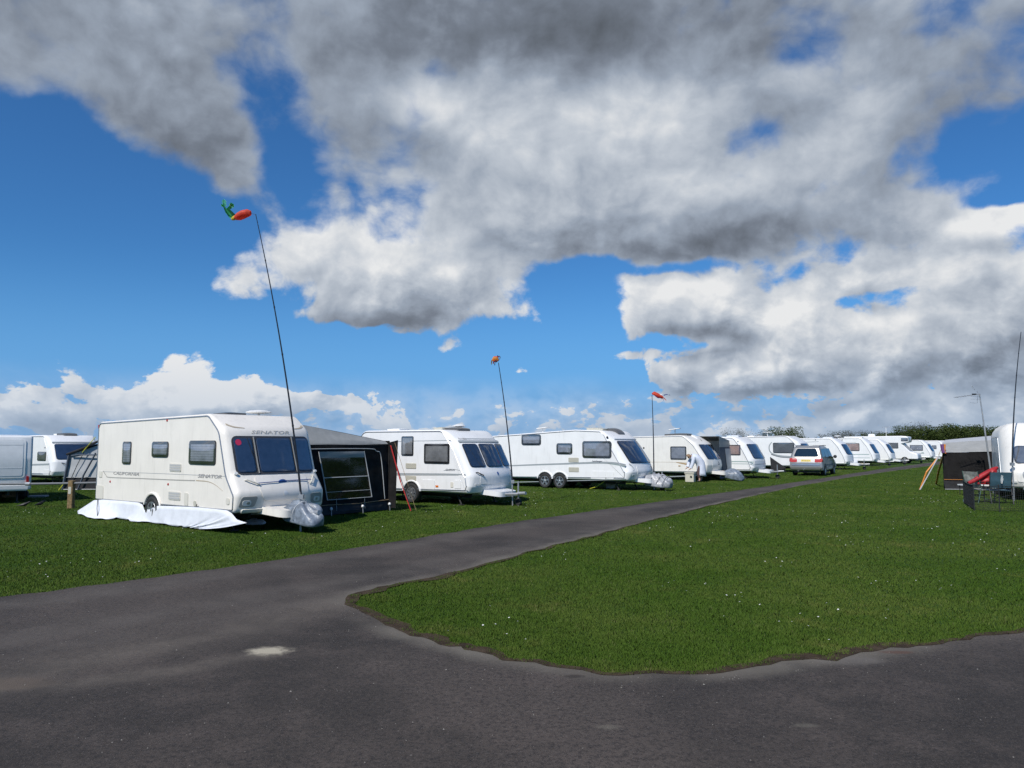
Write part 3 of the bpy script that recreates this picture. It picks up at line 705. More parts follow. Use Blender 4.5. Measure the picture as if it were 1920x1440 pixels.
ROW_DEG = -38.0
def frame_of(deg):
    a = math.radians(deg); return Vector((math.cos(a), math.sin(a), 0)), Vector((-math.sin(a), math.cos(a), 0))
class Caravan:
    """a touring caravan: +x forward, its right-hand side (-y) towards the camera; origin on the ground below the body's middle"""
    def __init__(s, label, outline, w=2.25, deg=ROW_DEG, corner=None, zb=0.40, pos=None, L=None, paint='white', bow=0.12, r_front=0.16, r_side=0.05, group='caravans pitched in the left row', ff=None, trim=True, seg=6, name='caravan'):
        s.sh = Shell(outline, w, r_side, r_front, bow, ff, seg=seg); s.w = w; s.zb = zb; s.L = L or s.sh.x1
        f, l = frame_of(deg); c = at(*corner, zb) if corner else Vector((*pos, zb))
        s.f, s.l = f, l; s.corner = Vector((c.x, c.y, 0)); mid = s.corner - f * (s.L / 2) + l * (w / 2)
        s.mid = mid; s.root = empty(name, mid, math.radians(deg), label, 'caravan', group)
        s.sh.P = [p - Vector((s.L / 2, 0)) for p in s.sh.P]; s.sh.x0 -= s.L / 2; s.sh.x1 -= s.L / 2; s.sh.ff -= s.L / 2
        s.xf = s.L / 2
        s.body = s.sh.build('body', M[paint], s.root)
        if trim:
            MB().tube(list(s.sh.edge) + [s.sh.edge[0]], 0.016, 6, caps=False).build('awning_rail', M['rail'], s.root, True)
            MB().tube(list(s.sh.edge2) + [s.sh.edge2[0]], 0.016, 6, caps=False).build('awning_rail', M['rail'], s.root, True)
    # photograph pixel -> place on the near side / on the front, measured once for each fitting
    def S(s, px, py):
        d = ray(px, py); o = Vector((0, 0, CAM_H)); n = -s.l; t = (s.corner - o).dot(n) / d.dot(n); q = o + d * t
        return ((q - s.mid).dot(s.f), q.z)
    def Sb(s, x0, y0, x1, y1):
        ym, xm = (y0 + y1) / 2, (x0 + x1) / 2
        return (s.S(x0, ym)[0], s.S(xm, y1)[1], s.S(x1, ym)[0], s.S(xm, y0)[1])
    def Fr(s, px, py, back=None):
        d = ray(px, py); o = Vector((0, 0, CAM_H)); z = 1.2; y = 0.0
        for _ in range(8):
            x = s.sh.pt(s.sh.cross(z, 'z', 'max'), max(-s.w/2, min(s.w/2, y)), z).x; p = s.mid + s.f * x; t = (p - o).dot(s.f) / d.dot(s.f); q = o + d * t; z = q.z; y = (q - s.mid).dot(s.l)
        return (y, z)
    def side_window(s, px, **k): return window(s.sh.side, s.Sb(*px), s.root, **k)
    def panel(s, name, px, m, r=0.03, off=0.012, slats=0, lip=True):
        b = s.Sb(*px); o = patch(name, s.sh.side, b, M[m], s.root, r, off, off + 0.004)
        if slats:
            for k in range(slats):
                z0 = b[1] + (b[3] - b[1]) * (k + 0.75) / (slats + 0.5); h = (b[3] - b[1]) / (slats * 3.2)
                patch('slat', s.sh.side, (b[0] + 0.02, z0 - h, b[2] - 0.02, z0 + h), M['seam'] if m == 'moulding' else M[m], o, 0.008, off + 0.006, 0.006, nc=2)
        return o
    def dot(s, px, py, m='orange', r=0.022):
        u, v = s.S(px, py); return MB().lathe([(0.001, -s.w/2-0.016), (r*0.8, -s.w/2-0.014), (r, -s.w/2)], 10, 'y', (u, 0, v)).build('marker_lamp', M[m], s.root, True)
    def line(s, pts, width, m, name='stripe', **k): return ribbon(name, s.sh.side, smooth_line([s.S(*p) for p in pts]), width, M[m], s.root, **k)
    def letters(s, text, px, m='print_', shear=0.25, bold=0.01):
        b = s.Sb(*px); return lettering('lettering', text, s.sh.side, b[0], b[1], b[3] - b[1], M[m], s.root, shear, b[2] - b[0], bold=bold)
    def wheels(s, us, R=0.31, spokes=5, flare=True, paint='white'):
        for u in us:
            for sg in (-1, 1):
                wheel(s.root, (u, sg * (s.w / 2 + 0.03), R), R, 0.2, spokes, sg)
                a = R * 1.22; poly = [(a * math.cos(t), R + a * 0.98 * math.sin(t)) for t in np.linspace(math.asin(max(-1, min(1, (s.zb - R) / a))) if s.zb > R else 0, math.pi - (math.asin((s.zb - R) / a) if s.zb > R else 0), 16)]
                MB().prism([(u + p, q) for p, q in poly], 0.0, 0.004, lambda p, q, d: Vector((p, sg * (s.w/2 + d), q))).build('wheel_arch', M['black'], s.root)
                if flare:
                    MB().tube([(u + p * 1.05, sg * (s.w/2 + 0.012), q + 0.01 + (q - s.zb) * 0.04) for p, q in poly], 0.03, 6).build('arch_flare', M[paint], s.root, True)
        return s
    def chassis(s, hitch=True, fairing='white', jockey=True):
        L, w = s.L, s.w; b = MB()
        for y in (-0.55, 0.55): b.box((-L/2 + 0.1, y - 0.03, s.zb - 0.16), (L/2 - 0.3, y + 0.03, s.zb + 0.01))
        b.box((-L/2 + 0.15, -w/2 + 0.12, s.zb - 0.05), (L/2 - 0.25, w/2 - 0.12, s.zb + 0.01)); b.tube([(0, -w/2 + 0.2, 0.3), (0, w/2 - 0.2, 0.3)], 0.05, 8)
        b.build('chassis', M['under'], s.root)
        for x in (-L/2 + 0.45, L/2 - 0.65):
            for y in (-0.8, 0.8):
                MB().tube([(x, y, s.zb - 0.04), (x + (0.18 if x > 0 else -0.18), y, 0.03)], 0.025, 6).box((x + (0.18 if x > 0 else -0.18) - 0.07, y - 0.07, 0.0), (x + (0.18 if x > 0 else -0.18) + 0.07, y + 0.07, 0.03)).build('corner_steady', M['under'], s.root)
        if hitch:
            hx = L/2 + 0.12; a = MB()
            for sg in (-1, 1): a.tube([(L/2 - 0.7, sg * 0.6, s.zb - 0.06), (hx + 1.0, sg * 0.05, s.zb - 0.02)], 0.04, 6)
            a.tube([(hx + 0.95, 0, s.zb), (hx + 1.25, 0, s.zb + 0.02)], 0.05, 8); a.build('draw_bar', M['galv'], s.root)
            patch('hitch_cover_moulding', lambda u, v, o: Vector((u, v * (1 - 0.35 * max(0, u - hx)), s.zb + 0.11 + o - 0.10 * max(0, (u - hx)))), (hx - 0.25, -0.55, hx + 0.62, 0.55), M[fairing], s.root, 0.18, 0.0, 0.15, nc=6)
            if jockey:
                j = MB().tube([(hx + 0.85, 0.16, 0.12), (hx + 0.85, 0.16, s.zb + 0.35)], 0.024, 8).build('jockey_post', M['galv'], s.root)
                MB().lathe([(0.02, -0.04), (0.1, -0.04), (0.115, -0.02), (0.115, 0.02), (0.1, 0.04), (0.02, 0.04)], 14, 'y', (hx + 0.85, 0.16, 0.115)).build('jockey_wheel', M['rubber'], j, True)
        return s
    def rooflight(s, x, y, l=0.5, w=0.5, h=0.07, m='smoked'): return patch('rooflight', s.sh.roof, (x - l/2, y - w/2, x + l/2, y + w/2), M[m], s.root, 0.06, h, h + 0.01, taper=0.0, bul=0.03)
    def dome(s, x, y, r=0.22, stand=0.10):
        z = s.sh.cross(x, 'x', 'max')
        o = MB().lathe([(0.03, 0), (0.03, stand - 0.03), (r*0.55, stand - 0.02), (r*0.98, stand), (r, stand + 0.02), (r*0.7, stand + 0.05), (0.001, stand + 0.07)], 20, 'z', (x, y, z)).build('roof_aerial', M['dome'], s.root, True); return o
    def front_window(s, box, **k): return window(s.sh.front, box, s.root, **k)
    def grab(s, y, z, dy=0.16, dz=0.05, m='greymould'):
        p = lambda a, b, o: s.sh.front(a, b, o)
        return MB().tube([p(y - dy, z - dz, 0.0), p(y - dy * 0.8, z - dz * 0.8, 0.05), p(y + dy * 0.8, z + dz * 0.8, 0.05), p(y + dy, z + dz, 0.0)], 0.016, 6).build('grab_handle', M[m], s.root, True)

def outline(L, zb, H, kind):
    if kind == 'senator': return [(0.03,zb,.09),(0,2.30,.10),(0.10,H-0.06,.16),(L-1.05,H+0.02,.35),(L-0.52,2.20,.45),(L-0.20,1.25,.5),(L+0.10,0.82,.22),(L+0.02,zb,.12)]
    if kind == 'clarion': return [(0.05,zb,.09),(0,1.4,.8),(0.18,H-0.02,.42),(L-0.95,H-0.03,.55),(L-0.42,1.85,.6),(L+0.10,0.92,.28),(L+0.08,zb+0.2,.12),(L-0.02,zb,.10)]
    if kind == 'twin': return [(0.05,zb,.09),(0,1.2,.6),(0.06,H-0.24,.14),(L-2.3,H,.9),(L-1.0,H-0.06,.5),(L-0.60,2.02,.4),(L+0.03,1.12,.35),(L+0.16,0.75,.2),(L+0.02,zb,.12)]
    if kind == 'modern': return [(0.05,zb,.09),(0,1.4,.7),(0.12,H-0.10,.22),(L-1.2,H,.7),(L-0.55,H-0.40,.6),(L+0.0,1.1,.5),(L+0.06,0.8,.2),(L-0.02,zb,.10)]
    if kind == 'classic': return [(0.05,zb,.09),(0,1.4,.7),(0.15,H-0.04,.30),(L-0.9,H-0.04,.5),(L-0.40,1.85,.5),(L+0.02,1.05,.22),(L+0.06,zb+0.2,.10),(L-0.06,zb,.10)]

# ------------------------------------------------------------------ first caravan (cream, near)
def cloth(name, c00, c10, c11, c01, m, parent=None, nu=14, nv=10, amp=0.02, nrm=None, seed=0, th=0.004):
    """slightly billowing sheet between four corners, with thickness"""
    r = np.random.default_rng(seed); c00, c10, c11, c01 = (Vector(q) for q in (c00, c10, c11, c01))
    nn = nrm or (c10 - c00).cross(c01 - c00).normalized(); ph = r.uniform(0, 6.3, 6); vs = []; fs = []
    for j in range(nv + 1):
        for i in range(nu + 1):
            u, v = i / nu, j / nv; p = (c00 * (1-u) + c10 * u) * (1-v) + (c01 * (1-u) + c11 * u) * v
            e = 16 * u * (1-u) * v * (1-v)
            d = amp * (math.sin(u * 9 + ph[0] + v * 2) * 0.5 + math.sin(u * 4 - v * 7 + ph[1]) * 0.6 + math.sin(v * 13 + u * 6 + ph[2]) * 0.3 + 0.6) * (0.25 + 0.75 * min(1, e))
            vs.append(p + nn * d)
    k = len(vs)
    for q in list(vs): vs.append(q - nn * th)
    w = nu + 1
    for j in range(nv):
        for i in range(nu):
            a = j*w+i; fs.append((a, a+1, a+w+1, a+w)); fs.append((k+a, k+a+w, k+a+w+1, k+a+1))
    rim = [i for i in range(w)] + [j*w+nu for j in range(1, nv+1)] + [nv*w+i for i in range(nu-1, -1, -1)] + [j*w for j in range(nv-1, 0, -1)]
    for a, b in zip(rim, rim[1:] + rim[:1]): fs.append((a, k+a, k+b, b))
    return mesh(name, vs, fs, m, parent, True, 40)
def bag(name, c, sx, sy, sz, m, parent=None, seed=0, rough=0.16, n=20):
    """crumpled cover over a hitch: squashed lump with creases, flat underneath"""
    r = np.random.default_rng(seed); ph = r.uniform(0, 6.28, 12); k_ = r.uniform(2, 6, 12); vs = []; fs = []; rows = 11
    for j in range(rows):
        e = -0.35 + (math.pi / 2 + 0.35) * j / (rows - 1)
        for i in range(n):
            a = 2 * math.pi * i / n
            q = 1 + rough * (math.sin(k_[0]*a + ph[0] + 3*e) * 0.5 + math.sin(k_[1]//1*a + ph[1] - 4*e) * 0.4 + math.sin(7*a + ph[2] + 6*e) * 0.25 + r.normal() * 0.10)
            x, y, z = math.cos(e) * math.cos(a) * q, math.cos(e) * math.sin(a) * q, math.sin(e) * q
            vs.append(Vector(c) + Vector((math.copysign(abs(x) ** 0.85, x) * sx, math.copysign(abs(y) ** 0.85, y) * sy, max(0, z + 0.3) * sz / 1.3)))
    for j in range(rows - 1):
        for i in range(n): fs.append((j*n+i, j*n+(i+1) % n, (j+1)*n+(i+1) % n, (j+1)*n+i))
    fs.append(tuple(range(n - 1, -1, -1)))
    o = mesh(name, vs, fs, m, parent, True); o.modifiers.new('sub', 'SUBSURF').render_levels = 1
    return o

zb1 = 0.42
M['fawnprint'] = mat('fawn_print', (0.44,0.42,0.38), 0.5)
A = Caravan('cream caravan with a white skirt along its side and a red disc up front', outline(6.45, zb1, 2.50, 'senator'), 2.25, ROW_DEG, (437,963), zb1, L=6.45, paint='cream', bow=0.13, r_front=0.14)
A.side_window((230.5,828,246.5,870.5), r=0.06, blind=M['blind'], border=0.05)
A.side_window((285.5,828,316.5,857.5), r=0.07, border=0.07)
A.side_window((355,826,405.5,871.5), r=0.07, border=0.08)
A.panel('fridge_vent', (318.5,869,340,884), 'moulding', slats=3); A.panel('fridge_vent', (316.5,921.5,338.5,937.5), 'moulding', slats=3)
A.panel('locker_door', (180.5,910,194,936), 'moulding', r=0.06); A.panel('socket_cover', (186,883.5,192,895), 'moulding', r=0.03)
A.panel('socket_cover', (346,924,353,948), 'moulding'); A.panel('water_filler', (363.5,939,368,949), 'beige'); A.panel('marker_bracket', (424.5,934,430.5,946), 'moulding')
A.line([(186,884),(250,886),(330,889),(425,893)], 0.012, 'seam', 'panel_joint')
A.line([(194,883),(199,891),(206,895),(260,897),(330,900),(366,901)], 0.022, 'greymould'); A.line([(368,901),(390,903),(405,910),(418,921)], 0.024, 'fawn', w1=0.008)
A.letters('CALIFORNIA', (213,885,261,891), 'print_', 0.3); A.letters('SENATOR', (371,889.5,416,896.5), 'print_', 0.3, 0.02)
for p in ((313.7,788.5),(206.8,903),(315.5,908)): A.dot(*p, 'red', 0.03)
uw, vw = A.S(287, 930)
A.wheels([uw], 0.31, 5, True, 'cream'); A.chassis(True, 'cream', False)
A.rooflight(A.xf - 1.6, -0.3, 0.55, 0.55, 0.05); A.rooflight(A.xf - 3.6, 0.0, 0.4, 0.4, 0.05); A.dome(A.xf - 1.75, 0.55, 0.30, 0.10)
# front
wy0, wy1 = A.Fr(437, 850)[0], A.Fr(584, 850)[0]; wz0, wz1 = A.Fr(510, 889)[1], A.Fr(510, 818)[1]
wy0, wy1 = max(wy0, -0.98), min(wy1, 0.98)
fw = patch('front_window', A.sh.front, (wy0, wz0, wy1, wz1), M['surround'], A.root, 0.12, 0.010, 0.012, nc=14)
e1, e2 = A.Fr(479, 850)[0], A.Fr(550, 850)[0]
for a, b in ((wy0 + 0.05, e1 - 0.07), (e1 + 0.06, e2 - 0.07), (e2 + 0.06, wy1 - 0.05)):
    patch('blind', A.sh.front, (a, wz0 + 0.07, b, wz1 - 0.07), M['blinddark'], fw, 0.06, 0.014, 0.002)
    patch('pane', A.sh.front, (a - 0.015, wz0 + 0.05, b + 0.015, wz1 - 0.05), M['glass'], fw, 0.06, 0.024, 0.0)
for e in (e1, e2): patch('mullion', A.sh.front, (e - 0.012, wz0 + 0.02, e + 0.012, wz1 - 0.02), M['greymould'], fw, 0.008, 0.028, 0.01, nc=2)
ry, rz = A.Fr(446, 830); ry = max(ry, wy0 + 0.1); patch('round_sticker', A.sh.front, (ry - 0.065, rz - 0.065, ry + 0.065, rz + 0.065), M['redsticker'], fw, 0.064, 0.027, 0.0)
b0, b1 = A.Fr(471, 813.5), A.Fr(543, 803.5)
lettering('lettering', 'SENATOR', A.sh.front, b0[0], b0[1] + 0.005, 0.07, M['fawnprint'], A.root, 0.3, (b1[0] - b0[0]) * .92, bold=0.005)
for s0 in (-1, 1): ribbon('stripe', A.sh.front, smooth_line([(s0*0.98, 2.28), (s0*0.85, 2.225), (s0*0.62, 2.20)]), 0.045, M['fawn'], A.root, 0.006, 0.01)
dl = patch('locker_lid', A.sh.front, (-0.60, 0.66, 0.62, 1.16), M['cream'], A.root, 0.10, 0.016, 0.012, 0.10, nc=12)
ey, ez = A.Fr(529, 903); bd = MB().lathe([(0.001, 0.03), (0.10, 0.028), (0.11, 0.012)], 20, 'x', (0, 0, 0)).build('oval_badge', M['blue'], A.root, True); bd.location = A.sh.front(ey, ez, 0.0); bd.scale = (1, 1, 0.5)
ry, rz = A.Fr(535, 924); patch('round_sticker', A.sh.front, (ry - 0.045, rz - 0.045, ry + 0.045, rz + 0.045), M['white'], A.root, 0.044, 0.02, 0.002)
A.grab(-0.72, 1.03, 0.14, -0.06, 'moulding'); A.grab(0.80, 1.05, 0.09, 0.09, 'moulding')
MB().tube([A.sh.front(-0.66, 1.0, 0.05), A.sh.front(-0.2, 1.02, 0.04), A.sh.front(ey, ez, 0.04), A.sh.front(0.75, 1.03, 0.05)], 0.010, 5).build('tie_cord', M['blue'], A.root)
for s0 in (-1, 1):
    lc = patch('lamp_cluster', A.sh.front, (s0*0.86 - 0.17, 0.54, s0*0.86 + 0.17, 0.76), M['greymould'], A.root, 0.05, 0.012, 0.02, shear=-s0*0.25)
    patch('headlamp', A.sh.front, (s0*0.88 - 0.10, 0.57, s0*0.88 + 0.08, 0.68), M['clear'], lc, 0.04, 0.022, 0.012)
    patch('headlamp', A.sh.front, (s0*0.86 - 0.035, 0.60, s0*0.86 + 0.035, 0.655), M['rail'], lc, 0.03, 0.027, 0.006)
    A_m = MB().tube([A.sh.front(s0*1.0, 1.22, 0.0), A.sh.front(s0*1.0, 1.22, 0.05)], 0.035, 8).build('marker_lamp', M['clear'], A.root, True)
patch('bumper_moulding', A.sh.front, (-0.98, 0.435, 0.98, 0.50), M['moulding'], A.root, 0.03, 0.035, 0.04, nc=14)
mk = A.S(182, 793); MB().box((-A.xf - 0.03, -1.12, 2.26), (-A.xf + 0.03, -1.02, 2.36)).build('tail_marker', M['red'], A.root)

def local(C, x, y, z): return C.mid + C.f * x + C.l * y + Vector((0, 0, z))
# white skirt hung along the side
def build_skirt():
    top = [(147.5,958),(163,948),(179,937.5),(195,936.5),(232,939),(262,942),(270,946),(274,957),(285,953),(299,948),(330,949),(373,951),(405,954),(429,957),(437,962),(447,974),(466,980)]
    bot = [(147,964),(165,971),(185,974),(205,974),(222,972.5),(235,974.5),(245,978),(268,979.5),(290,981),(318,984.5),(345,986.5),(372,987),(395,986),(415,985),(432,984),(452,983),(492,982)]
    n = 90; m = 7
    def curve(pts): return [Vector((*A.S(*p),)) for p in pts]
    T = []
    for p in top:
        u, z = A.S(*p); T.append(Vector((u, z)))
    B = [A.root.matrix_world.inverted() @ at(*p, 0.03) if False else at(*p, 0.02) for p in bot]
    Bl = [Vector(((b - A.mid).dot(A.f), (b - A.mid).dot(A.l))) for b in B]
    def samp(L, t): t = t * (len(L) - 1); i = min(int(t), len(L) - 2); return L[i] + (L[i+1] - L[i]) * (t - i)
    vs = []; fs = []; ph = rng.uniform(0, 6, 4)
    for i in range(n + 1):
        s = i / n; a = samp(T, s); b = samp(Bl, s); fold = math.sin(s * 41 + ph[0]) * 0.5 + math.sin(s * 97 + ph[1]) * 0.35 + math.sin(s * 17) * 0.4
        if s > 0.86: fold *= 2.4
        endz = 1.0 if 0.10 < s < 0.88 else 0.6
        for j in range(m + 1):
            v = j / m; y0 = -A.w/2 - 0.035
            u = a.x * (1-v) + b.x * v; y = y0 * (1-v) + min(b.y, y0 - 0.05) * v
            z = a.y * (1-v) + 0.028 * v - 0.10 * endz * math.sin(math.pi * v) * 0.55
            y += fold * 0.022 * v * (1.2 - 0.5 * v); z += abs(fold) * 0.010 * v + (0.02 * max(0, math.sin(s * 60)) if j == m else 0)
            vs.append(local(A, u, y, max(0.014, z)))
    w = m + 1
    for i in range(n):
        for j in range(m): fs.append((i*w+j, i*w+j+1, (i+1)*w+j+1, (i+1)*w+j))
    o = mesh('caravan_skirt', [v - A.mid for v in vs], fs, M['sheet'], None, True); o.location = A.mid
    tag(o, 'white draught skirt pegged along the side of the cream caravan', 'skirt')
    md = o.modifiers.new('thick', 'SOLIDIFY'); md.thickness = 0.004
    for x, y0, y1 in ((187,936,973),(290,954,980),(373,945,985)):
        u, z = A.S(x, y0); p = local(A, u, -A.w/2 - 0.05, z); q = at(x - 1.5, y1 + 1, 0.0); q = q + (Vector((0, 0, 1.0)) * 0.0)
        MB().tube([p - A.mid, (p * 0.5 + q * 0.5) - A.mid + Vector((0, -0.06, 0.02)), q - A.mid - Vector((0, 0.05, 0))], 0.009, 5).build('peg_rod', M['carbon'], o)
build_skirt()
# loose end of the sheet in the grass
p = at(478, 984); lo = bag('crumpled_sheet', (0,0,0), 0.24, 0.10, 0.13, M['sheet'], None, 5, 0.3); lo.location = p
tag(lo, 'crumpled white end of a sheet lying in the grass under the cream caravan nose', 'sheet')
# hitch bag
hc = local(A, A.xf + 0.80, 0.02, 0.0)
hb = bag('hitch_cover', (0, 0, 0), 0.58, 0.30, 0.44, M['tarp'], None, 11, 0.22, 26); hb.location = hc + Vector((0, 0, 0.18)); hb.rotation_euler = (0.0, 0.12, math.radians(ROW_DEG))
tag(hb, 'crumpled blue grey cover tied over the hitch of the cream caravan', 'hitch cover', 'covers tied over caravan hitches')
MB().tube([(0.02 + 0.0, 0.31 * math.cos(t) * 1.0, 0.20 + 0.27 * math.sin(t)) for t in np.linspace(-0.7, math.pi + 0.7, 14)], 0.008, 5).build('tie_cord', M['piping'], hb)

# ------------------------------------------------------------------ black awning on its far side
def build_awning():
    x = A.xf - 1.55; y0, y1 = A.w/2 + 0.02, A.w/2 + 3.45; o = local(A, x, (y0 + y1) / 2, 0)
    root = empty('awning', o, math.radians(ROW_DEG), 'black awning with grey gable and clear vinyl window beside the cream caravan', 'awning')
    Y = (y1 - y0) / 2; f = lambda yy, z, off=0.0: Vector((off, yy, z))
    cloth('end_wall', f(-Y, 0.26), f(Y, 0.26), f(Y, 1.86), f(-Y, 1.86), M['blackcloth'], root, 18, 12, 0.03, Vector((1, 0, 0)), 1)
    cloth('mud_skirt', f(-Y, 0.03, 0.03), f(Y, 0.03, 0.03), f(Y, 0.27, -0.005), f(-Y, 0.27, -0.005), M['darkskirt'], root, 18, 3, 0.03, Vector((1, 0, 0)), 2)
    cloth('gable', f(-Y, 1.84, 0.012), f(Y, 1.84, 0.012), f(Y, 1.93, -.10), f(-Y, 2.47, -.42), M['greycloth'], root, 16, 6, 0.02, Vector((1, 0, 0)), 3)
    cloth('roof', f(-Y, 2.47, -.42), f(Y, 1.94, -.1), f(Y, 1.94, -4.2), f(-Y, 2.47, -4.2), M['greycloth'], root, 10, 10, 0.02, Vector((0, 0, -1)), 4)
    cloth('front_wall', f(Y, 0.03, 0.06), f(Y, 0.03, -4.2), f(Y, 1.95, -4.2), f(Y, 1.95, 0.06), M['blackcloth'], root, 10, 8, 0.02, Vector((0, 1, 0)), 5)
    cloth('wing_flap', f(Y, 0.08, 0.05), f(Y + 0.10, 0.08, 0.22), f(Y + 0.14, 1.97, 0.25), f(Y, 1.90, 0.02), M['blackcloth'], root, 3, 8, 0.02, None, 6)
    # window: frame of piping, grey roll above, clear pane in two lights
    a, b, c, d = f(-0.72, 1.66, .05), f(0.78, 1.66, .05), f(1.08, 0.42, .05), f(-0.42, 0.42, .05)
    wn = cloth('window', d, c, b, a, M['vinyl'], root, 8, 8, 0.015, Vector((1, 0, 0)), 8, 0.002)
    cloth('rolled_cover', a * 0.87 + d * 0.13 + Vector((.02,0,0)), b * 0.87 + c * 0.13 + Vector((.02,0,0)), b + Vector((.03,0,0)), a + Vector((.03,0,0)), M['greycloth'], wn, 8, 2, 0.02, Vector((1, 0, 0)), 9)
    for p, q, r in ((a, d, .014), (b, c, .014), (d, c, .008), (a * .46 + d * .54, b * .46 + c * .54, .012), (a * .16 + d * .84, b * .16 + c * .84, .006)):
        MB().tube([p + Vector((.02,0,0)), (p + q) / 2 + Vector((.028,0,0)), q + Vector((.02,0,0))], r, 6).build('window_piping', M['piping'], wn)
    arch = [(-1.50, .30), (-1.50, 1.45), (-1.44, 1.62), (-1.28, 1.72), (0.9, 1.73), (1.25, 1.66), (1.42, 1.50), (1.58, .34)]
    MB().tube([f(p.x, p.y, .035) for p in smooth_line(arch, 5)], 0.012, 6, caps=False).build('door_zip', M['piping'], root)
    MB().tube([f(-Y + .05, .25, .04), f(-.4, .29, .05), f(.6, .27, .05), f(Y, .31, .05)], 0.009, 5).build('guy_cord', M['cord'], root)
    for yy in (-1.55, -1.15, -0.1, .85): MB().tube([f(yy, .45 if yy > -1 else .3, .03), f(yy, .12, .06)], .006, 5).build('skirt_tie', M['piping'], root)
    for yy in (-1.3, -0.3, .75, 1.72):
        k = MB().tube([f(yy, 0.0, .10), f(yy + .005, .17, .08)], .010, 6).build('tent_peg', M['galv'], root); MB().lathe([(.02,.15),(.038,.17),(.04,.20),(.02,.23)], 10, 'z', f(yy, 0, .08)).build('peg_head', M['dome'], k)
    # storm strap at the corner
    p0, p1, p2 = f(Y - .02, 1.82, .12), f(Y + .12, .80, .40), f(Y + .18, .02, .75)
    st = MB().tube([p0, p1], .018, 5).build('storm_strap', M['strapred'], root); MB().tube([p1, p2], .012, 5).build('strap_end', M['strapred'], st)
    MB().tube([f(Y - .02, 1.84, .1), p1 + Vector((.02, .03, 0)), p2 + Vector((.0, .03, 0))], .010, 5).build('guy_line', M['black'], root)
    MB().tube([f(Y + .06, 1.9, .2), f(Y + .38, .02, .75)], .006, 5).build('guy_line', M['cord'], root)
build_awning()

# ------------------------------------------------------------------ tall bendy poles with windsocks
def pole(base, top, r0, r1, label, bend=0.15, bracket=True):
    o = bpy.data.objects.new
    b, t = Vector(base), Vector(top); root = empty('flag_pole', (b.x, b.y, 0), 0, label, 'pole', 'telescopic poles standing at caravan hitches'); org = Vector((b.x, b.y, 0))
    side_ = (t - b).cross(Vector((0, 1, 0))).normalized(); pts = [b + (t - b) * k / 12 + side_ * bend * ((k / 12) ** 2 - (k / 12)) - org for k in range(13)]
    MB().tube(pts, r0, 8, r1).build('pole', M['carbon'], root, True)
    for k in (3, 6, 8, 10): MB().tube([pts[k] - (pts[k+1]-pts[k]) * .01, pts[k] + (pts[k+1] - pts[k]) * .06], r0 + (r1 - r0) * k / 12 + .004, 8).build('joint_collar', M['black'], root)
    if bracket:
        MB().tube([Vector((0, 0, 0.0)), pts[0] + (pts[1] - pts[0]) * 0.35], r0 * 0.85, 8).build('ground_spike', M['galv'], root)
        MB().box((-0.05,-0.05,b.z - 0.02), (0.05,0.05,b.z + 0.08)).build('bracket', M['galv'], root)
    return pts[-1] + org
hx = local(A, A.xf + 0.62, 0.30, 0.62)
dpt = hx.y
t1 = pole(at_depth(565, 934, 15.95), at_depth(479.5, 402, 15.6), 0.024, 0.008, 'tallest leaning black pole, rising from the hitch of the cream caravan', 0.35)
t2 = pole(at_depth(961, 905, 22.6), at_depth(934.5, 680, 22.6), 0.024, 0.010, 'black pole between the small white caravan and the twin axle caravan', 0.15)
t3 = pole(at_depth(1226, 889, 30.4), at_depth(1222.5, 741, 30.4), 0.028, 0.012, 'thin black pole by the silver hitch cover', 0.06)
t4 = pole(at_depth(1898, 872, 24.5), at_depth(1914.5, 622, 24.5), 0.026, 0.010, 'bare black pole by the right edge beside the caravan with a rounded roof', -0.25)

def sock(name, pts, radii, m, parent, n=10, flat=1.0):
    """limp tube through points, open at both ends"""
    vs = []; fs = []; P = [Vector(p) for p in pts]; k = len(P)
    for i, p in enumerate(P):
        d = (P[min(i+1, k-1)] - P[max(i-1, 0)]).normalized(); a = d.cross(Vector((0, 1, 0.01))).normalized(); b = d.cross(a)
        for q in range(n):
            t = 2 * math.pi * q / n; w_ = 1 + 0.12 * math.sin(3 * t + i); vs.append(p + (a * math.cos(t) + b * math.sin(t) * flat) * radii[i] * w_)
        if i:
            for q in range(n): fs.append(((i-1)*n+q, (i-1)*n+(q+1) % n, i*n+(q+1) % n, i*n+q))
    return mesh(name, vs, fs, m, parent, True)
def streamer(name, pts, width, m, parent):
    vs = []; fs = []; P = [Vector(p) for p in pts]
    for i, p in enumerate(P):
        ww = width * (1 - 0.25 * i / len(P)); tw = Vector((0.35 * math.sin(i * .9), 0.8, 0.5 * math.cos(i * .7))).normalized()
        vs += [p + tw * ww, p - tw * ww, p - tw * ww + Vector((.003,.003,.003)), p + tw * ww + Vector((.003,.003,.003))]
        if i:
            for a in range(4): fs.append(((i-1)*4+a, (i-1)*4+(a+1) % 4, i*4+(a+1) % 4, i*4+a))
    return mesh(name, vs, fs, m, parent)
fab_red = mat('windsock_red', (0.80,0.11,0.06), 0.6, var=0.2, vscale=9, transl=0.5); fab_green = mat('windsock_green', (0.09,0.55,0.22), 0.6, transl=0.5)
fab_mint = mat('windsock_mint', (0.40,0.80,0.66), 0.6, transl=0.5); fab_yel = mat('windsock_yellow', (0.70,0.55,0.05), 0.6, transl=0.35); fab_blue = mat('windsock_navy', (0.03,0.05,0.20), 0.6, transl=0.3)
fab_white = mat('windsock_white', (0.75,0.75,0.75), 0.6, transl=0.3); fab_orange = mat('windsock_orange', (0.70,0.26,0.04), 0.6, transl=0.35)
D1 = 15.6; q = lambda x, y, d=D1: at_depth(x, y, d) - t1
w1 = empty('windsock', t1, 0, 'red windsock with curling green tails flying from the tallest pole', 'windsock', 'windsocks flying from poles')
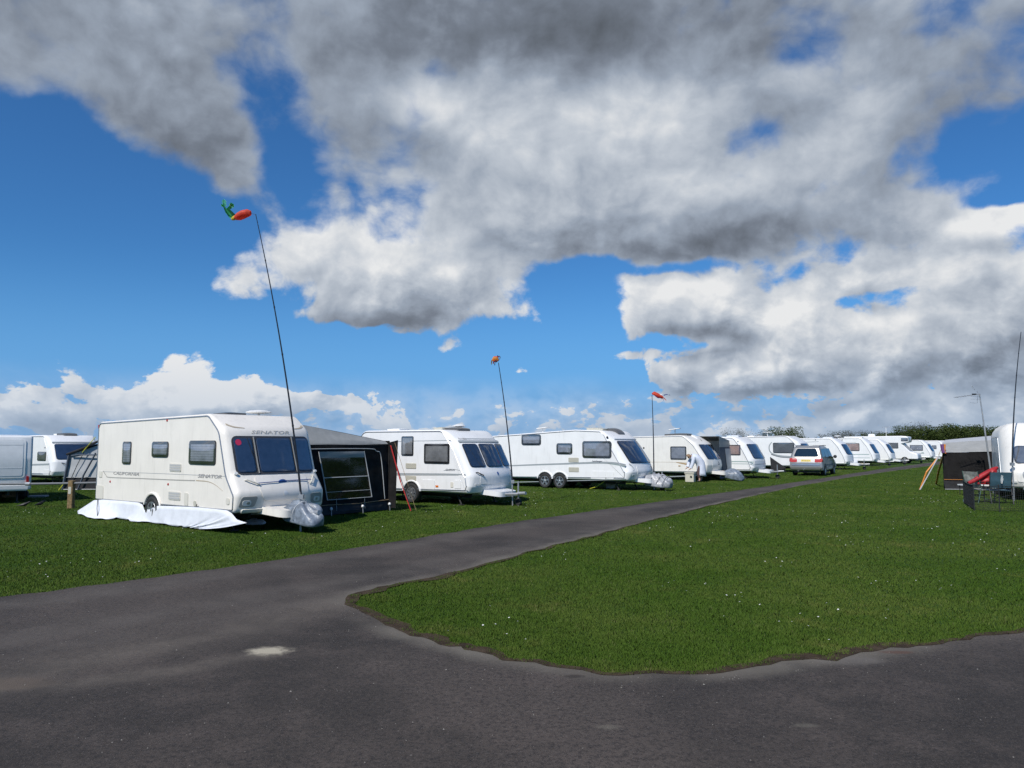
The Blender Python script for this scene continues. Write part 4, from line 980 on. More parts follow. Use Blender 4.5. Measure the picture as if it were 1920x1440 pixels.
sock('sock_body', [q(469.5,400.5), q(465,399.5), q(455,402), q(447,405.5), q(441,408.5), q(437.5,410)], [.06, .08, .095, .085, .05, .025], fab_red, w1, 12)
sock('tail_collar', [q(442,408), q(437,410), q(434,411.5)], [.05, .04, .02], fab_yel, w1, 10)
for pts, m_, wd in (([(438,409),(430,405),(424,398),(420,389),(418,382),(421,377)], fab_green, .055), ([(438,408),(432,402),(428,396),(422,388),(417.5,387)], fab_green, .045), ([(440,407),(436,401),(431,395),(432,388),(436,385.5),(438,386)], fab_green, .055), ([(420,389),(418.5,384),(420.5,378),(423,376.5)], fab_mint, .06), ([(431,394),(432,388),(435,385.5),(438,386.5)], fab_mint, .05)):
    streamer('tail', [q(x, y) + Vector((0, random.uniform(-.1, .1), 0)) for x, y in pts], wd, m_, w1)
MB().tube([Vector((0, 0, 0)), q(474, 401), q(469.5, 400.5)], .004, 4).build('tether', M['black'], w1)
q2 = lambda x, y: at_depth(x, y, 22.6) - t2
w2 = empty('windsock', t2, 0, 'small yellow and red windsock on the pole by the twin axle caravan', 'windsock', 'windsocks flying from poles')
sock('sock_body', [q2(933.5,677), q2(930.5,674), q2(927,673), q2(924,677)], [.06, .09, .09, .05], fab_orange, w2, 10)
for pts, m_, wd in (([(930,672),(925,670),(922,677),(921,683)], fab_yel, .05), ([(929,674),(926,677),(925,682)], fab_red, .05), ([(931,676),(928,680),(927.5,685)], fab_blue, .03), ([(934,677),(937,674),(938,669.5),(936,667.5),(933,669)], fab_blue, .025), ([(926,669),(931,668),(934,671),(937,669)], fab_red, .03), ([(933.5,677),(931.5,675),(933,666)], fab_blue, .03)):
    streamer('tail', [q2(x, y) + Vector((0, random.uniform(-.1, .1), 0)) for x, y in pts], wd, m_, w2)
q3 = lambda x, y: at_depth(x, y, 30.4) - t3
w3 = empty('windsock', t3, 0, 'red white and navy windsock on the thin pole by the silver hitch cover', 'windsock', 'windsocks flying from poles')
sock('sock_body', [q3(1223,739), q3(1226,737.5), q3(1232,741), q3(1238,743.5), q3(1243,745)], [.05, .075, .085, .07, .05], fab_red, w3, 10)
for pts, m_, wd in (([(1240,744),(1245,747),(1249,751)], fab_red, .05), ([(1240,745),(1243,748),(1244,751)], fab_red, .035), ([(1228,743),(1232,746),(1236,747)], fab_blue, .04), ([(1237,740),(1242,739),(1246,740.5)], fab_white, .05), ([(1245,741),(1250,739.5),(1254,740),(1257,740.5)], fab_blue, .045), ([(1240,747),(1241.5,751)], fab_white, .04)):
    streamer('tail', [q3(x, y) + Vector((0, random.uniform(-.1, .1), 0)) for x, y in pts], wd, m_, w3)

# ------------------------------------------------------------------ second caravan (small, white)
zb2 = 0.38
B = Caravan('small white caravan with a thin grey stripe behind the black awning', outline(5.0, zb2, 2.33, 'clarion'), 2.15, ROW_DEG, (876,926), zb2, L=5.0, bow=0.20, r_front=0.22)
B.side_window((753,818,775.5,854.5), r=0.05, border=0.055, blind=M['blindwarm']); B.side_window((795.5,832,843,869.5), r=0.05, border=0.07, blind=M['blindwarm'])
B.panel('fridge_vent', (761,868.5,780.5,878.5), 'beige', slats=4); B.panel('fridge_vent', (761,892,780.5,901.5), 'beige', slats=4)
B.panel('locker_door', (791,899.5,815.5,917), 'white'); B.panel('battery_door', (852,900.5,864.5,916), 'white'); B.panel('flue', (845,904,850,914), 'moulding', r=0.02); B.panel('side_reflector', (817,910,822,913.5), 'orange', 0.01)
B.line([(733,828.5),(770,827),(800,826.5),(848,825.5)], 0.016, 'stripe'); B.line([(733,888.5),(790,888.7),(840,889),(873,890)], 0.055, 'stripe', w1=0.03); B.line([(733,891),(790,891.2),(860,891)], 0.014, 'stripe'); B.line([(832,882.5),(845,880),(858,881),(866,883)], 0.012, 'stripe')
B.line([(690,919.5),(780,919),(877,919.5)], 0.03, 'stripe', 'skirt_trim'); B.letters('CLARION', (836,879,853,882.8), 'printdk', 0.2)
ub, _ = B.S(772, 923)
B.wheels([ub], 0.31, 8); B.chassis(True, 'white', True)
B.rooflight(B.xf - 1.25, -0.15, 0.62, 0.6, 0.07, 'smoked'); B.dome(B.xf - 1.5, 0.2, 0.22, 0.13); B.rooflight(-1.1, -0.5, 0.6, 0.5, 0.05, 'dome'); B.rooflight(B.xf - 1.7, -0.4, 0.4, 0.4, 0.07, 'beige')
fy = [(-0.93, -0.38), (-0.32, 0.44), (0.50, 0.95)]
for a, b in fy: B.front_window((a, 1.16, b, 1.86), blind=M['blinddim'], r=0.07, border=0.03, off=0.014)
patch('window_brow', B.sh.front, (-0.95, 1.90, 0.95, 1.96), M['stripe'], B.root, 0.02, 0.02, 0.02, nc=12); ribbon('stripe', B.sh.front, [(y, 2.02) for y in np.linspace(-0.7, 0.9, 12)], 0.02, M['stripe'], B.root)
patch('locker_lid', B.sh.front, (-0.72, 0.66, 0.75, 1.06), M['white'], B.root, 0.06, 0.012, 0.01, nc=12); lettering('lettering', 'Avondale', B.sh.front, -0.88, 1.99, 0.07, M['print_'], B.root, 0.3, 0.3)
B.grab(-0.72, 0.95, 0.12, -0.05, 'black'); B.grab(0.78, 0.95, 0.06, 0.08, 'rail'); patch('front_sticker', B.sh.front, (-0.02, 0.92, 0.05, 1.0), M['blue'], B.root, 0.02, 0.02, 0.003)
for s0 in (-1, 1): patch('headlamp', B.sh.front, (s0*0.80 - 0.09, 0.62, s0*0.80 + 0.09, 0.68), M['clear'], B.root, 0.03, 0.012, 0.012)
patch('red_bag', B.sh.front, (0.22, 1.24, 0.34, 1.36), M['redsticker'], B.root, 0.05, 0.022, 0.0)

# ------------------------------------------------------------------ third caravan (twin axle)
zb3 = 0.40
Cc = Caravan('long white twin axle caravan with a pale curved stripe', outline(6.85, zb3, 2.46, 'twin'), 2.25, -36.0, (1173,902), zb3, L=6.85, bow=0.22, r_front=0.28)
Cc.side_window((978,814.5,1014.5,834.8), r=0.10, border=0.085); Cc.side_window((1043.5,831,1073.3,851.8), r=0.09, border=0.085); Cc.side_window((1092,827,1146.5,859), r=0.10, border=0.09)
Cc.panel('fridge_vent', (1066,858,1085,866.6), 'beige', slats=4); Cc.panel('fridge_vent', (1066.5,876,1085.5,884.8), 'beige', slats=4); Cc.panel('locker_door', (1108,883.5,1135.5,898), 'white'); Cc.panel('locker_door', (1137,884,1151,898), 'white', 0.02)
Cc.line([(951,873.5),(1000,871.5),(1060,869.5),(1100,868),(1130,867.5),(1155,869),(1173,872.5)], 0.05, 'stripe', w1=0.10); Cc.line([(1140,869),(1158,872),(1172,875)], 0.03, 'stripegreen', w1=0.02)
Cc.line([(962,904),(1010,903)], 0.03, 'stripe', 'skirt_trim'); Cc.line([(1063,901.5),(1120,900),(1174,898)], 0.03, 'stripe', 'skirt_trim'); Cc.letters('Landranger', (1110,863,1129.5,867.5), 'printdk', 0.3, 0.02)
u1, u2 = Cc.S(1023, 905)[0], Cc.S(1049, 905)[0]; Cc.wheels([(u1+u2)/2 - 0.37, (u1+u2)/2 + 0.37], 0.31, 5); Cc.chassis(True, 'white', True)
Cc.rooflight(Cc.xf - 1.75, -0.2, 0.8, 0.6, 0.08, 'beige'); Cc.rooflight(Cc.xf - 1.05, 0.1, 0.55, 0.6, 0.10, 'smoked'); Cc.dot(1138.5, 820, 'black', 0.05)
ax = Cc.S(998, 812)[0]; az_ = Cc.sh.cross(ax, 'x', 'max'); MB().tube([(ax, -0.3, az_), (ax, -0.3, az_ + 0.22)], 0.02, 6).build('roof_aerial', M['dome'], Cc.root); patch('aerial_plate', lambda u, v, o: Vector((ax + u, -0.3 + v, az_ + 0.24 + o + u * 0.1)), (-0.30, -0.14, 0.28, 0.14), M['dome'], Cc.root, 0.1, 0.0, 0.03)
Cc.front_window((-0.93, 1.10, 0.93, 1.98), blind=M['blinddark'], r=0.10, border=0.05, off=0.015); patch('window_brow', Cc.sh.front, (-0.95, 2.03, 0.95, 2.08), M['greywhite'], Cc.root, 0.02, 0.04, 0.04, nc=12)
patch('locker_lid', Cc.sh.front, (-0.65, 0.60, 0.75, 0.98), M['white'], Cc.root, 0.06, 0.012, 0.01, nc=12); ribbon('stripe', Cc.sh.front, smooth_line([(-1.0, 1.08), (-0.9, 1.0), (-0.82, 0.86), (-0.9, 0.80)]), 0.03, M['stripe'], Cc.root, 0.006, 0.01); Cc.grab(0.55, 0.86, 0.02, 0.08, 'black')
for s0 in (-1, 1): patch('headlamp', Cc.sh.front, (s0*0.82 - 0.08, 0.58, s0*0.82 + 0.08, 0.66), M['clear'], Cc.root, 0.03, 0.012, 0.012)
hb = bag('hitch_cover', (0,0,0), 0.60, 0.32, 0.52, M['silver'], None, 21, 0.20, 26); hb.location = local(Cc, Cc.xf + 0.85, 0.02, 0.13); hb.rotation_euler = (0, 0.10, math.radians(-36)); tag(hb, 'silver sheet tied with black cord over the hitch of the twin axle caravan', 'hitch cover', 'covers tied over caravan hitches')
for k in (-0.25, 0.05, 0.3): MB().tube([(k + 0.12 * math.sin(t), 0.34 * math.cos(t), 0.14 + 0.36 * math.sin(t)) for t in np.linspace(0.0, math.pi, 12)], 0.010, 5).build('tie_cord', M['black'], hb)

def water_box(px, py, z0, label, round_=False, s=1.0, rot=0.3, group=None):
    p = at(px, py); r = empty('water_container', p, rot, label, 'container', group)
    if round_:
        MB().lathe([(0.001,0),(.17*s,0),(.19*s,.03),(.20*s,.40*s),(.19*s,.43*s),(.22*s,.44*s),(.22*s,.50*s),(.16*s,.52*s),(0.001,.52*s)], 18).build('body', M['pvc'], r, True); MB().box((-.16*s,-.05,.50*s),(.14*s,.05,.56*s)).build('lid_handle', M['cord'], r)
    else:
        b = MB().box((-.2*s,-.16*s,.01),(.2*s,.16*s,.42*s)).build('body', M['pvc'], r); bv = b.modifiers.new('b', 'BEVEL'); bv.width = .04; bv.segments = 3
        MB().box((-.22*s,-.18*s,.40*s),(.22*s,.18*s,.46*s)).build('lid', M['beige'], r); MB().lathe([(.001,-.02),(.045*s,-.02),(.045*s,0)], 12, 'y', (.08*s,-.165*s,.26*s)).build('cap', M['black'], r)
    return r
water_box(1144.5, 916, 0, 'round ivory water container under the side of the twin axle caravan', True, 1.0, group='water containers by the caravans')
p, q = at(1106, 917), local(Cc, Cc.S(1132, 902)[0], -Cc.w/2 + .2, .4)
hs = MB().tube([Vector((0,0,.02)), (q-p)*.4 + Vector((0,0,-.05)), (q-p)], .014, 6).build('water_hose', M['strapyellow'], None, True); hs.location = p; tag(hs, 'yellow hose hanging under the twin axle caravan to the grass', 'hose')

# ------------------------------------------------------------------ caravans further along the row
zb = 0.40
Dd = Caravan('cream caravan with a brown flash, the white coated person stoops at its side', outline(5.9, zb, 2.32, 'modern'), 2.2, -36, (1323,887.3), zb, L=5.9, paint='ivory', bow=0.18, r_front=0.16)
Dd.side_window((1257,837,1287,861.8), r=0.06, border=0.06, blind=M['blind']); Dd.line([(1205,866.5),(1250,866.5),(1292,867.5)], 0.014, 'fawn'); Dd.line([(1268,867),(1280,869),(1293,871.5)], 0.03, 'brown', w1=0.10); Dd.panel('small_badge', (1272,872.5,1276,874.5), 'brown', .01)
Dd.line([(1200,894.5),(1260,893.5),(1318,891)], 0.05, 'stripe', 'skirt_trim'); Dd.dot(1207, 840, 'black', .05)
Dd.front_window((-0.90, 1.10, -0.30, 1.84), blind=M['blinddim'], r=.06, border=.03); Dd.front_window((-0.27, 1.10, 0.32, 1.84), blind=M['blinddim'], r=.06, border=.03); Dd.front_window((0.35, 1.10, 0.92, 1.84), blind=M['blinddim'], r=.06, border=.03)
patch('locker_lid', Dd.sh.front, (-0.62, 0.62, 0.66, 1.02), M['ivory'], Dd.root, .06, .012, .01, nc=10); ribbon('stripe', Dd.sh.front, smooth_line([(-0.1, 2.02), (0.1, 2.06), (0.3, 2.14)]), .05, M['greymould'], Dd.root, .006, .02); Dd.grab(0.05, 0.88, .02, .08, 'black')
Dd.wheels([-0.5], .30, 5); Dd.chassis(True, 'ivory', False); Dd.rooflight(Dd.xf - 1.9, 0.0, 1.3, 0.7, .10, 'smoked'); Dd.rooflight(Dd.xf - 1.0, 0.2, .4, .4, .06, 'dome')
ax = Dd.S(1254, 815)[0]; az_ = Dd.sh.cross(ax, 'x', 'max'); MB().tube([(ax, -0.3, az_), (ax, -0.3, az_ + .36)], .02, 6).build('aerial_stem', M['galv'], Dd.root); patch('roof_aerial', lambda u, v, o: Vector((ax + u, -0.3 + v, az_ + .37 + o + u * .12)), (-.36, -.16, .30, .16), M['dome'], Dd.root, .14, 0, .035)
hb = bag('hitch_cover', (0,0,0), .55, .36, .52, M['tarp'], None, 31, .14, 22); hb.location = local(Dd, Dd.xf + .95, .05, .08); hb.rotation_euler = (0, .2, math.radians(-36)); tag(hb, 'smooth grey cover over the hitch of the cream caravan with a brown flash', 'hitch cover', 'covers tied over caravan hitches')
# small grey porch awning behind it
def build_porch():
    x = Dd.xf - .1; y0, y1 = Dd.w/2 + .02, Dd.w/2 + 3.2; root = empty('porch_awning', local(Dd, x, (y0+y1)/2, 0), math.radians(-36), 'grey and slate porch awning beside the cream caravan with a brown flash', 'awning'); Y = (y1-y0)/2; f = lambda yy, z, o=0.: Vector((o, yy, z))
    cloth('end_wall', f(-Y, .05), f(Y, .05, .15), f(Y, 1.72), f(-Y, 1.72), M['slate'], root, 10, 8, .02, Vector((1,0,0)), 1)
    wn = cloth('window', f(-.55, .30, .07), f(.85, .30, .12), f(.65, 1.62, .06), f(-.85, 1.62, .05), M['palecloth'], root, 6, 8, .015, Vector((1,0,0)), 2)
    cloth('gable', f(-Y, 1.70, .012), f(Y, 1.70, .02), f(Y, 1.82), f(-Y, 2.28), M['greycloth'], root, 8, 4, .02, Vector((1,0,0)), 3); cloth('roof', f(-Y, 2.28), f(Y, 1.82), f(Y, 1.82, -2.2), f(-Y, 2.28, -2.2), M['greycloth'], root, 6, 6, .02, Vector((0,0,-1)), 4)
    cloth('front_wall', f(Y, .05, .15), f(Y, .05, -2.2), f(Y, 1.82, -2.2), f(Y, 1.82), M['slate'], root, 6, 6, .02, Vector((0,1,0)), 5)
build_porch()

E = Caravan('white caravan with a pink blind and green stripes beside the porch awning', outline(5.2, zb, 2.30, 'classic'), 2.15, -36, (1410,884), zb, L=5.2, bow=.22, r_front=.25)
E.side_window((1358,834,1388.5,853.5), r=.06, border=.05, blind=M['blindpink']); E.line([(1368,865.5),(1390,865.5),(1414,866.5)], .05, 'stripegreen'); E.line([(1368,869.5),(1414,870)], .03, 'stripegreen'); E.line([(1368,882),(1410,882)], .03, 'stripe', 'skirt_trim'); E.dot(1383.5, 827.5, 'black', .03)
E.front_window((-.9, 1.08, .9, 1.86), blind=M['blindwarm'], r=.08, border=.04); patch('front_apron', E.sh.front, (-.92, .52, .92, .96), M['greywhite'], E.root, .06, .012, .01, nc=10); ribbon('apron_rib', E.sh.front, [(y, .78) for y in np.linspace(-.9, .9, 10)], .03, M['stripe'], E.root, .02)
E.wheels([-.4], .30, 5); E.chassis(True, 'white'); E.rooflight(E.xf - 1.3, 0, .7, .6, .08, 'greywhite')

Fv = Caravan('white caravan with a dark blue swoosh, half hidden by the silver car', outline(5.6, zb, 2.42, 'modern'), 2.2, -36, None, zb, (19.2, 48.6), 5.6, bow=.2, r_front=.22)
Fv.side_window((1449.5,830,1489.5,849.5), r=.08, border=.05, blind=M['blinddim']); Fv.line([(1447,829),(1442.5,836),(1443,845),(1449,851),(1463,855),(1487,857)], .05, 'stripe', w1=.12); Fv.line([(1446,852),(1466,857.5),(1500,859)], .06, 'printdk', w1=.02)
Fv.front_window((-.9, 1.1, .9, 1.9), blind=M['blindwarm'], r=.08, border=.04); Fv.wheels([-.4], .30, 5); Fv.chassis(True, 'white')
ax = 0.0; z_ = Fv.sh.cross(ax, 'x', 'max'); MB().tube([(ax, 0, z_), (ax, 0, z_ + .30)], .02, 6).build('aerial_stem', M['dome'], Fv.root); patch('roof_aerial', lambda u, v, o: Vector((ax + u, v, z_ + .31 + o)), (-.34, -.14, .34, .14), M['dome'], Fv.root, .13, 0, .03); Fv.rooflight(-1.1, 0, .5, .5, .07, 'dome')

G = Caravan('white caravan standing behind the silver car', outline(5.4, zb, 2.35, 'classic'), 2.2, -36, None, zb, (24.2, 54.0), 5.4, bow=.2, r_front=.22)
G.side_window((1523,835,1540,848), r=.06, border=.05, blind=M['blindpink']); G.front_window((-.9, 1.1, .9, 1.86), blind=M['blinddim'], r=.08, border=.04); G.dot(1529, 825, 'black', .04); G.line([(1512,829),(1535,828)], .03, 'stripe'); G.wheels([-.4], .30, 5); G.chassis(True, 'white'); G.rooflight(G.xf - 1.4, 0, .7, .5, .08, 'greywhite'); G.rooflight(G.xf - 1.0, .4, .3, .3, .12, 'smoked')

Hh = Caravan('white caravan with a pale pink blind and green lines, two water containers in front', outline(5.6, zb, 2.44, 'classic'), 2.2, -36, None, zb, (30.6, 63.0), 5.6, bow=.2, r_front=.22)
Hh.side_window((1582.5,831,1611.5,845.5), r=.06, border=.05, blind=M['blindpink']); Hh.line([(1570,852.5),(1600,852),(1630,852)], .06, 'stripegreen'); Hh.line([(1570,858),(1631,858.5)], .04, 'stripegreen'); Hh.dot(1579, 825, 'black', .05); Hh.line([(1560,829.5),(1605,829.5)], .02, 'stripe')
Hh.front_window((-.9, 1.1, .9, 1.86), blind=M['blindwarm'], r=.08, border=.04); patch('front_apron', Hh.sh.front, (-.92, .52, .92, .96), M['greywhite'], Hh.root, .06, .012, .01, nc=8); Hh.wheels([-.4], .30, 5); Hh.chassis(True, 'white'); Hh.dome(-.2, -.2, .30, .16); Hh.rooflight(1.4, 0, .8, .6, .08, 'dome')

I_ = Caravan('white caravan with a steep front next to the pink blind caravan', outline(5.0, zb, 2.36, 'classic'), 2.15, -36, None, zb, (33.9, 66.8), 5.0, bow=.2, r_front=.22)
I_.side_window((1631.5,833,1638,842), r=.05, border=.05, blind=M['blinddim']); I_.front_window((-.9, 1.08, .9, 1.86), blind=M['blinddark'], r=.08, border=.04); I_.wheels([-.4], .30, 5); I_.chassis(True, 'white')
J = Caravan('white caravan with a window low on its side, next to the tall motorhome', outline(5.4, zb, 2.36, 'modern'), 2.2, -36, None, zb, (38.6, 72.6), 5.4, bow=.2, r_front=.22)
J.side_window((1672,834,1681.5,843.5), r=.05, border=.05, blind=M['blindwarm']); J.front_window((-.9, 1.1, .9, 1.88), blind=M['blindwarm'], r=.08, border=.04); J.wheels([-.4], .30, 5); J.chassis(True, 'white')
K = Caravan('farthest full caravan of the row, white with one wide pale window', outline(5.2, zb, 2.36, 'classic'), 2.2, -36, None, zb, (44.8, 79.6), 5.2, bow=.2, r_front=.22)
K.side_window((1706,834.5,1730.5,845), r=.06, border=.05, blind=M['blind']); K.line([(1718,850),(1733,850)], .06, 'stripe'); K.panel('vent', (1728,848,1732,849.5), 'stripegreen', .02); K.front_window((-.9, 1.1, .9, 1.86), blind=M['blinddim'], r=.08, border=.04); K.wheels([-.4], .30, 5); K.chassis(True, 'white'); K.rooflight(-.4, 0, 1.0, .6, .08, 'dome')
L_ = Caravan('white caravan at the row end, mostly behind the orange straps', outline(5.2, zb, 2.32, 'classic'), 2.2, -36, None, zb, (50.4, 86.0), 5.2, bow=.2, r_front=.22)
L_.side_window((1747,835,1756,842), r=.05, border=.05, blind=M['blind']); L_.front_window((-.9, 1.1, .9, 1.86), blind=M['blinddim'], r=.08, border=.04); L_.wheels([-.4], .30, 5); L_.chassis(True, 'white')
L2 = Caravan('white caravan roof showing behind the row end caravan', outline(5.2, zb, 2.36, 'classic'), 2.2, -36, None, zb, (57.0, 93.5), 5.2, bow=.2, r_front=.22)
L2.front_window((-.9, 1.1, .9, 1.86), blind=M['blinddim'], r=.08, border=.04); L2.wheels([-.4], .30, 5); L2.chassis(True, 'white')

# motorhome with an overcab bed between the far caravans
def build_motorhome():
    ol = [(0,.45,.05),(0,2.62,.15),(5.2,2.66,.10),(5.75,2.60,.18),(5.8,2.05,.15),(5.1,1.90,.1),(5.35,1.75,.15),(5.9,1.15,.2),(6.5,.95,.2),(6.55,.45,.1)]
    c = Caravan('tall white motorhome with an overcab front between the far caravans', ol, 2.2, -36, None, .45, (38.2, 71.2), 6.0, bow=.05, r_front=.10, group='caravans pitched in the left row', trim=False, name='motorhome')
    c.root['category'] = 'motorhome'
    window(c.sh.side, (.9, 1.45, 1.9, 2.0), c.root, blind=M['blinddim'], r=.06); window(c.sh.side, (c.xf - .85, 2.14, c.xf - .25, 2.45), c.root, blind=M['blinddim'], r=.06)
    c.front_window((-.85, 2.12, .85, 2.5), blind=M['blindwarm'], r=.06, border=.03); c.front_window((-.85, 1.22, .85, 1.7), blind=M['blinddark'], r=.06, border=.03)
    for u in (-1.6, 2.4):
        for sg in (-1, 1): wheel(c.root, (u, sg * (1.1 + .02), .33), .33, .22, 5, sg)
    x = .8; MB().tube([(x, -.6, 2.64), (x, -.6, 3.55)], .025, 6).build('aerial_mast', M['dome'], c.root); MB().box((x-.35,-.62,3.5),(x+.45,-.58,3.55)).build('aerial_boom', M['galv'], c.root); c.rooflight(-.6, 0, .6, .5, .22, 'dome')
build_motorhome()

# things standing among the far caravans
CONT = 'water containers by the caravans'
water_box(1615.5, 871, 0, 'ivory box container under the pink blind caravan, further from the road', False, 1.0, -.6, CONT); water_box(1625.5, 871, 0, 'ivory box container under the pink blind caravan, nearer the road', False, 1.0, -.6, CONT)
water_box(1294.5, 904.5, 0, 'ivory toilet container the stooping person rests a hand on', False, 1.08, -.5, CONT)
def cover_tent(px, py, sx, sz, m, label, seed, cat='hitch cover'):
    o = bag('hitch_cover', (0,0,0), sx, sx*.6, sz, M[m], None, seed, .2); o.location = at(px, py) + Vector((0,0,.03)); o.rotation_euler = (0,0,random.uniform(-1,0)); tag(o, label, cat, 'covers tied over caravan hitches')
cover_tent(1588, 874, .9, .65, 'sheet', 'white plastic sheet heaped on the grass right of the silver car', 41); cover_tent(1689, 867, .95, 1.3, 'silver', 'pale crumpled sheet over the hitch below the tall motorhome', 42); cover_tent(1680, 864, .8, .75, 'slate', 'navy sheet over a hitch below the tall motorhome', 43); cover_tent(1661, 862, .5, .5, 'strapred', 'dark red cover at the front of the steep fronted caravan', 44); cover_tent(1710, 864, .9, .95, 'darkskirt', 'dark green cover beside the farthest full caravan', 45)
def dark_sail():
    p = at(1449, 887); r = empty('folded_windbreak', p, 0, 'black pointed cover on the hitch of the green striped caravan', 'cover'); s = 24
    MB().add([(-.1,0,.05),(.9,.1,.32),(.75,.3,.05),(-.05,.25,1.0),(-.12,.1,1.05),(.1,.35,.05)], [(0,1,4),(1,3,4),(1,2,3),(2,5,3),(5,0,4,3),(0,5,2,1)]).build('cover', M['darkskirt'], r)
    MB().tube([(.85,.1,.3),(.86,.1,0)], .02, 6).build('leg', M['black'], r); MB().tube([(.5,.25,.25),(.55,.25,0)], .02, 6).build('leg', M['black'], r)
dark_sail()

# ------------------------------------------------------------------ silver people carrier
def build_car():
    deg = 57.0; f, l = frame_of(deg); rr = at(1544, 892); org = rr - f * .95 + l * .78      # right rear wheel contact
    mid = org + f * 2.3; root = empty('parked_car', mid, math.radians(deg), 'silver people carrier parked on the grass beside the road', 'car')
    paint = mat('silver_car_paint', (0.33,0.325,0.315), 0.30, metal=0.5, var=.03, coat=.6)
    nar = lambda z: 1.0 - (0.23 * min(1, max(0, (z - .98) / .78)) ** 1.1) - (.06 * max(0, (.5 - z) / .3))
    ol = [(.08,.30,.10),(.0,.50,.08),(.02,.78,.10),(.10,1.02,.12),(.40,1.68,.16),(.8,1.76,.4),(2.1,1.77,.6),(2.75,1.62,.5),(3.55,1.10,.25),(4.35,.92,.35),(4.62,.62,.2),(4.58,.28,.1)]
    sh = Shell(ol, 1.82, .10, .22, .10, 3.6, 6, nar); dx = 2.3
    sh.P = [p - Vector((dx, 0)) for p in sh.P]; sh.x0 -= dx; sh.x1 -= dx; sh.ff -= dx
    sh.build('body', paint, root)
    # rear
    def rear_patch(name, box, m, r=.05, off=.008, th=.01, par=root, **k): return patch(name, sh.rear, box, m, par, r, off, th, nc=12, **k)
    rw = rear_patch('rear_window', (-.70, 1.12, .70, 1.60), M['surround'], .10, .006, .008, taper=-.06); rear_patch('blind', (-.60, 1.17, .60, 1.52), M['blinddark'], .06, .009, .001, rw); rear_patch('pane', (-.68, 1.13, .68, 1.59), M['carglass'], .10, .014, 0, rw, taper=-.06)
    for s0 in (-1, 1):
        tl = rear_patch('tail_lamp', (s0*.70 - .20, .80, s0*.70 + .20, 1.04), M['red'], .07, .014, .02, shear=s0*.2); rear_patch('reversing_lens', (s0*.66 - .12, .96, s0*.66 + .10, 1.02), mat('pink_lens', (.65,.35,.33), .2), .02, .020, .008, tl)
        patch('tail_lamp', lambda u, v, o: sh.side(u, v, o, s0), (-2.27, .82, -2.08, 1.02), M['red'], root, .05, .012, .014)
    np_ = rear_patch('plate_recess', (-.36, .80, .36, 1.0), paint, .03, .006, .006); nn_ = rear_patch('number_plate', (-.27, .835, .27, .955), mat('plate_yellow', (.62,.45,.03), .4), .01, .013, .006)
    lettering('lettering', 'W718 NTV', lambda u, v, o: sh.rear(-u, v, o), -.23, .86, .07, M['black'], nn_, 0, .46, .016); rear_patch('handle', (-.10, 1.03, .10, 1.06), M['rail'], .015, .02, .016); rear_patch('badge', (-.04, 1.065, .05, 1.09), M['printdk'], .012, .012, .004)
    bump = rear_patch('bumper', (-.84, .40, .84, .72), paint, .08, .06, .07); rear_patch('bumper_groove', (-.80, .585, .80, .615), M['printdk'], .01, .063, .004, bump); rear_patch('bumper_strip', (-.78, .62, .78, .70), M['rim'], .02, .072, .02, bump)
    MB().tube([(-2.35,.1,.36),(-2.52,.1,.36),(-2.52,.1,.42)], .022, 8).build('tow_ball', M['rim'], root); MB().tube([(-2.2,.42,.30),(-2.38,.42,.30)], .03, 8).build('exhaust', M['rim'], root)
    MB().box((-2.15,-.70,.20),(2.1,.70,.34)).build('underbody', M['under'], root)
    # side windows, doors, wheels
    for s0 in (-1, 1):
        sf = lambda u, v, o, s=s0: sh.side(u, v, o, s)
        for bx_ in ((-1.98,1.12,-1.12,1.58),(-1.08,1.10,-.12,1.60),(-.06,1.08,.92,1.60)):
            wdw = patch('side_window', sf, bx_, M['surround'], root, .06, .004, .004, shear=(-.35 if bx_[2] > .5 else (.30 if bx_[0] < -1.9 else 0)) * (1), taper=-.12 if bx_[2] > .5 else 0); patch('pane', sf, bx_, M['carglass'], wdw, .06, .010, 0, shear=(-.35 if bx_[2] > .5 else (.30 if bx_[0] < -1.9 else 0)), taper=-.12 if bx_[2] > .5 else 0)
        ribbon('rub_strip', sf, [(-1.5,.62),(0,.62),(1.2,.62)], .07, M['printdk'], root, .012)
        for u in (-1.10, -.08, .98): ribbon('door_gap', sf, [(u, .40), (u, .75), (u + .02, 1.06)], .012, M['black'], root, .003)
        for u in (-.25, .80): patch('door_handle', sf, (u - .10, .93, u + .06, .97), paint, root, .018, .03, .026, nc=3)
        MB().tube([sf(-1.7, 1.73, -.06), sf(-1.6, 1.77, -.05), sf(.2, 1.79, -.05), sf(.35, 1.75, -.06)], .018, 6).build('roof_rail', M['printdk'], root)
        mr = MB().lathe([(.001,-.10),(.07,-.09),(.10,-.02),(.10,.06),(.001,.09)], 12, 'x', (1.10, s0*(1.04), 1.10)); mo = mr.build('door_mirror', M['black'], root, True); MB().tube([(1.08, s0*.84, 1.06), (1.10, s0*1.0, 1.08)], .03, 6).build('mirror_arm', M['black'], mo)
        for u in (-1.38, 1.46):
            wheel(root, (u, s0*.90, .32), .32, .2, 5, s0); a = .39
            MB().prism([(u + a*math.cos(t), .34 + a*math.sin(t)) for t in np.linspace(-.25, math.pi + .25, 18)], 0, .004, lambda p, q, d: Vector((p, s0*(.91*nar(q) + .002 + d), q))).build('wheel_arch', M['black'], root)
build_car()

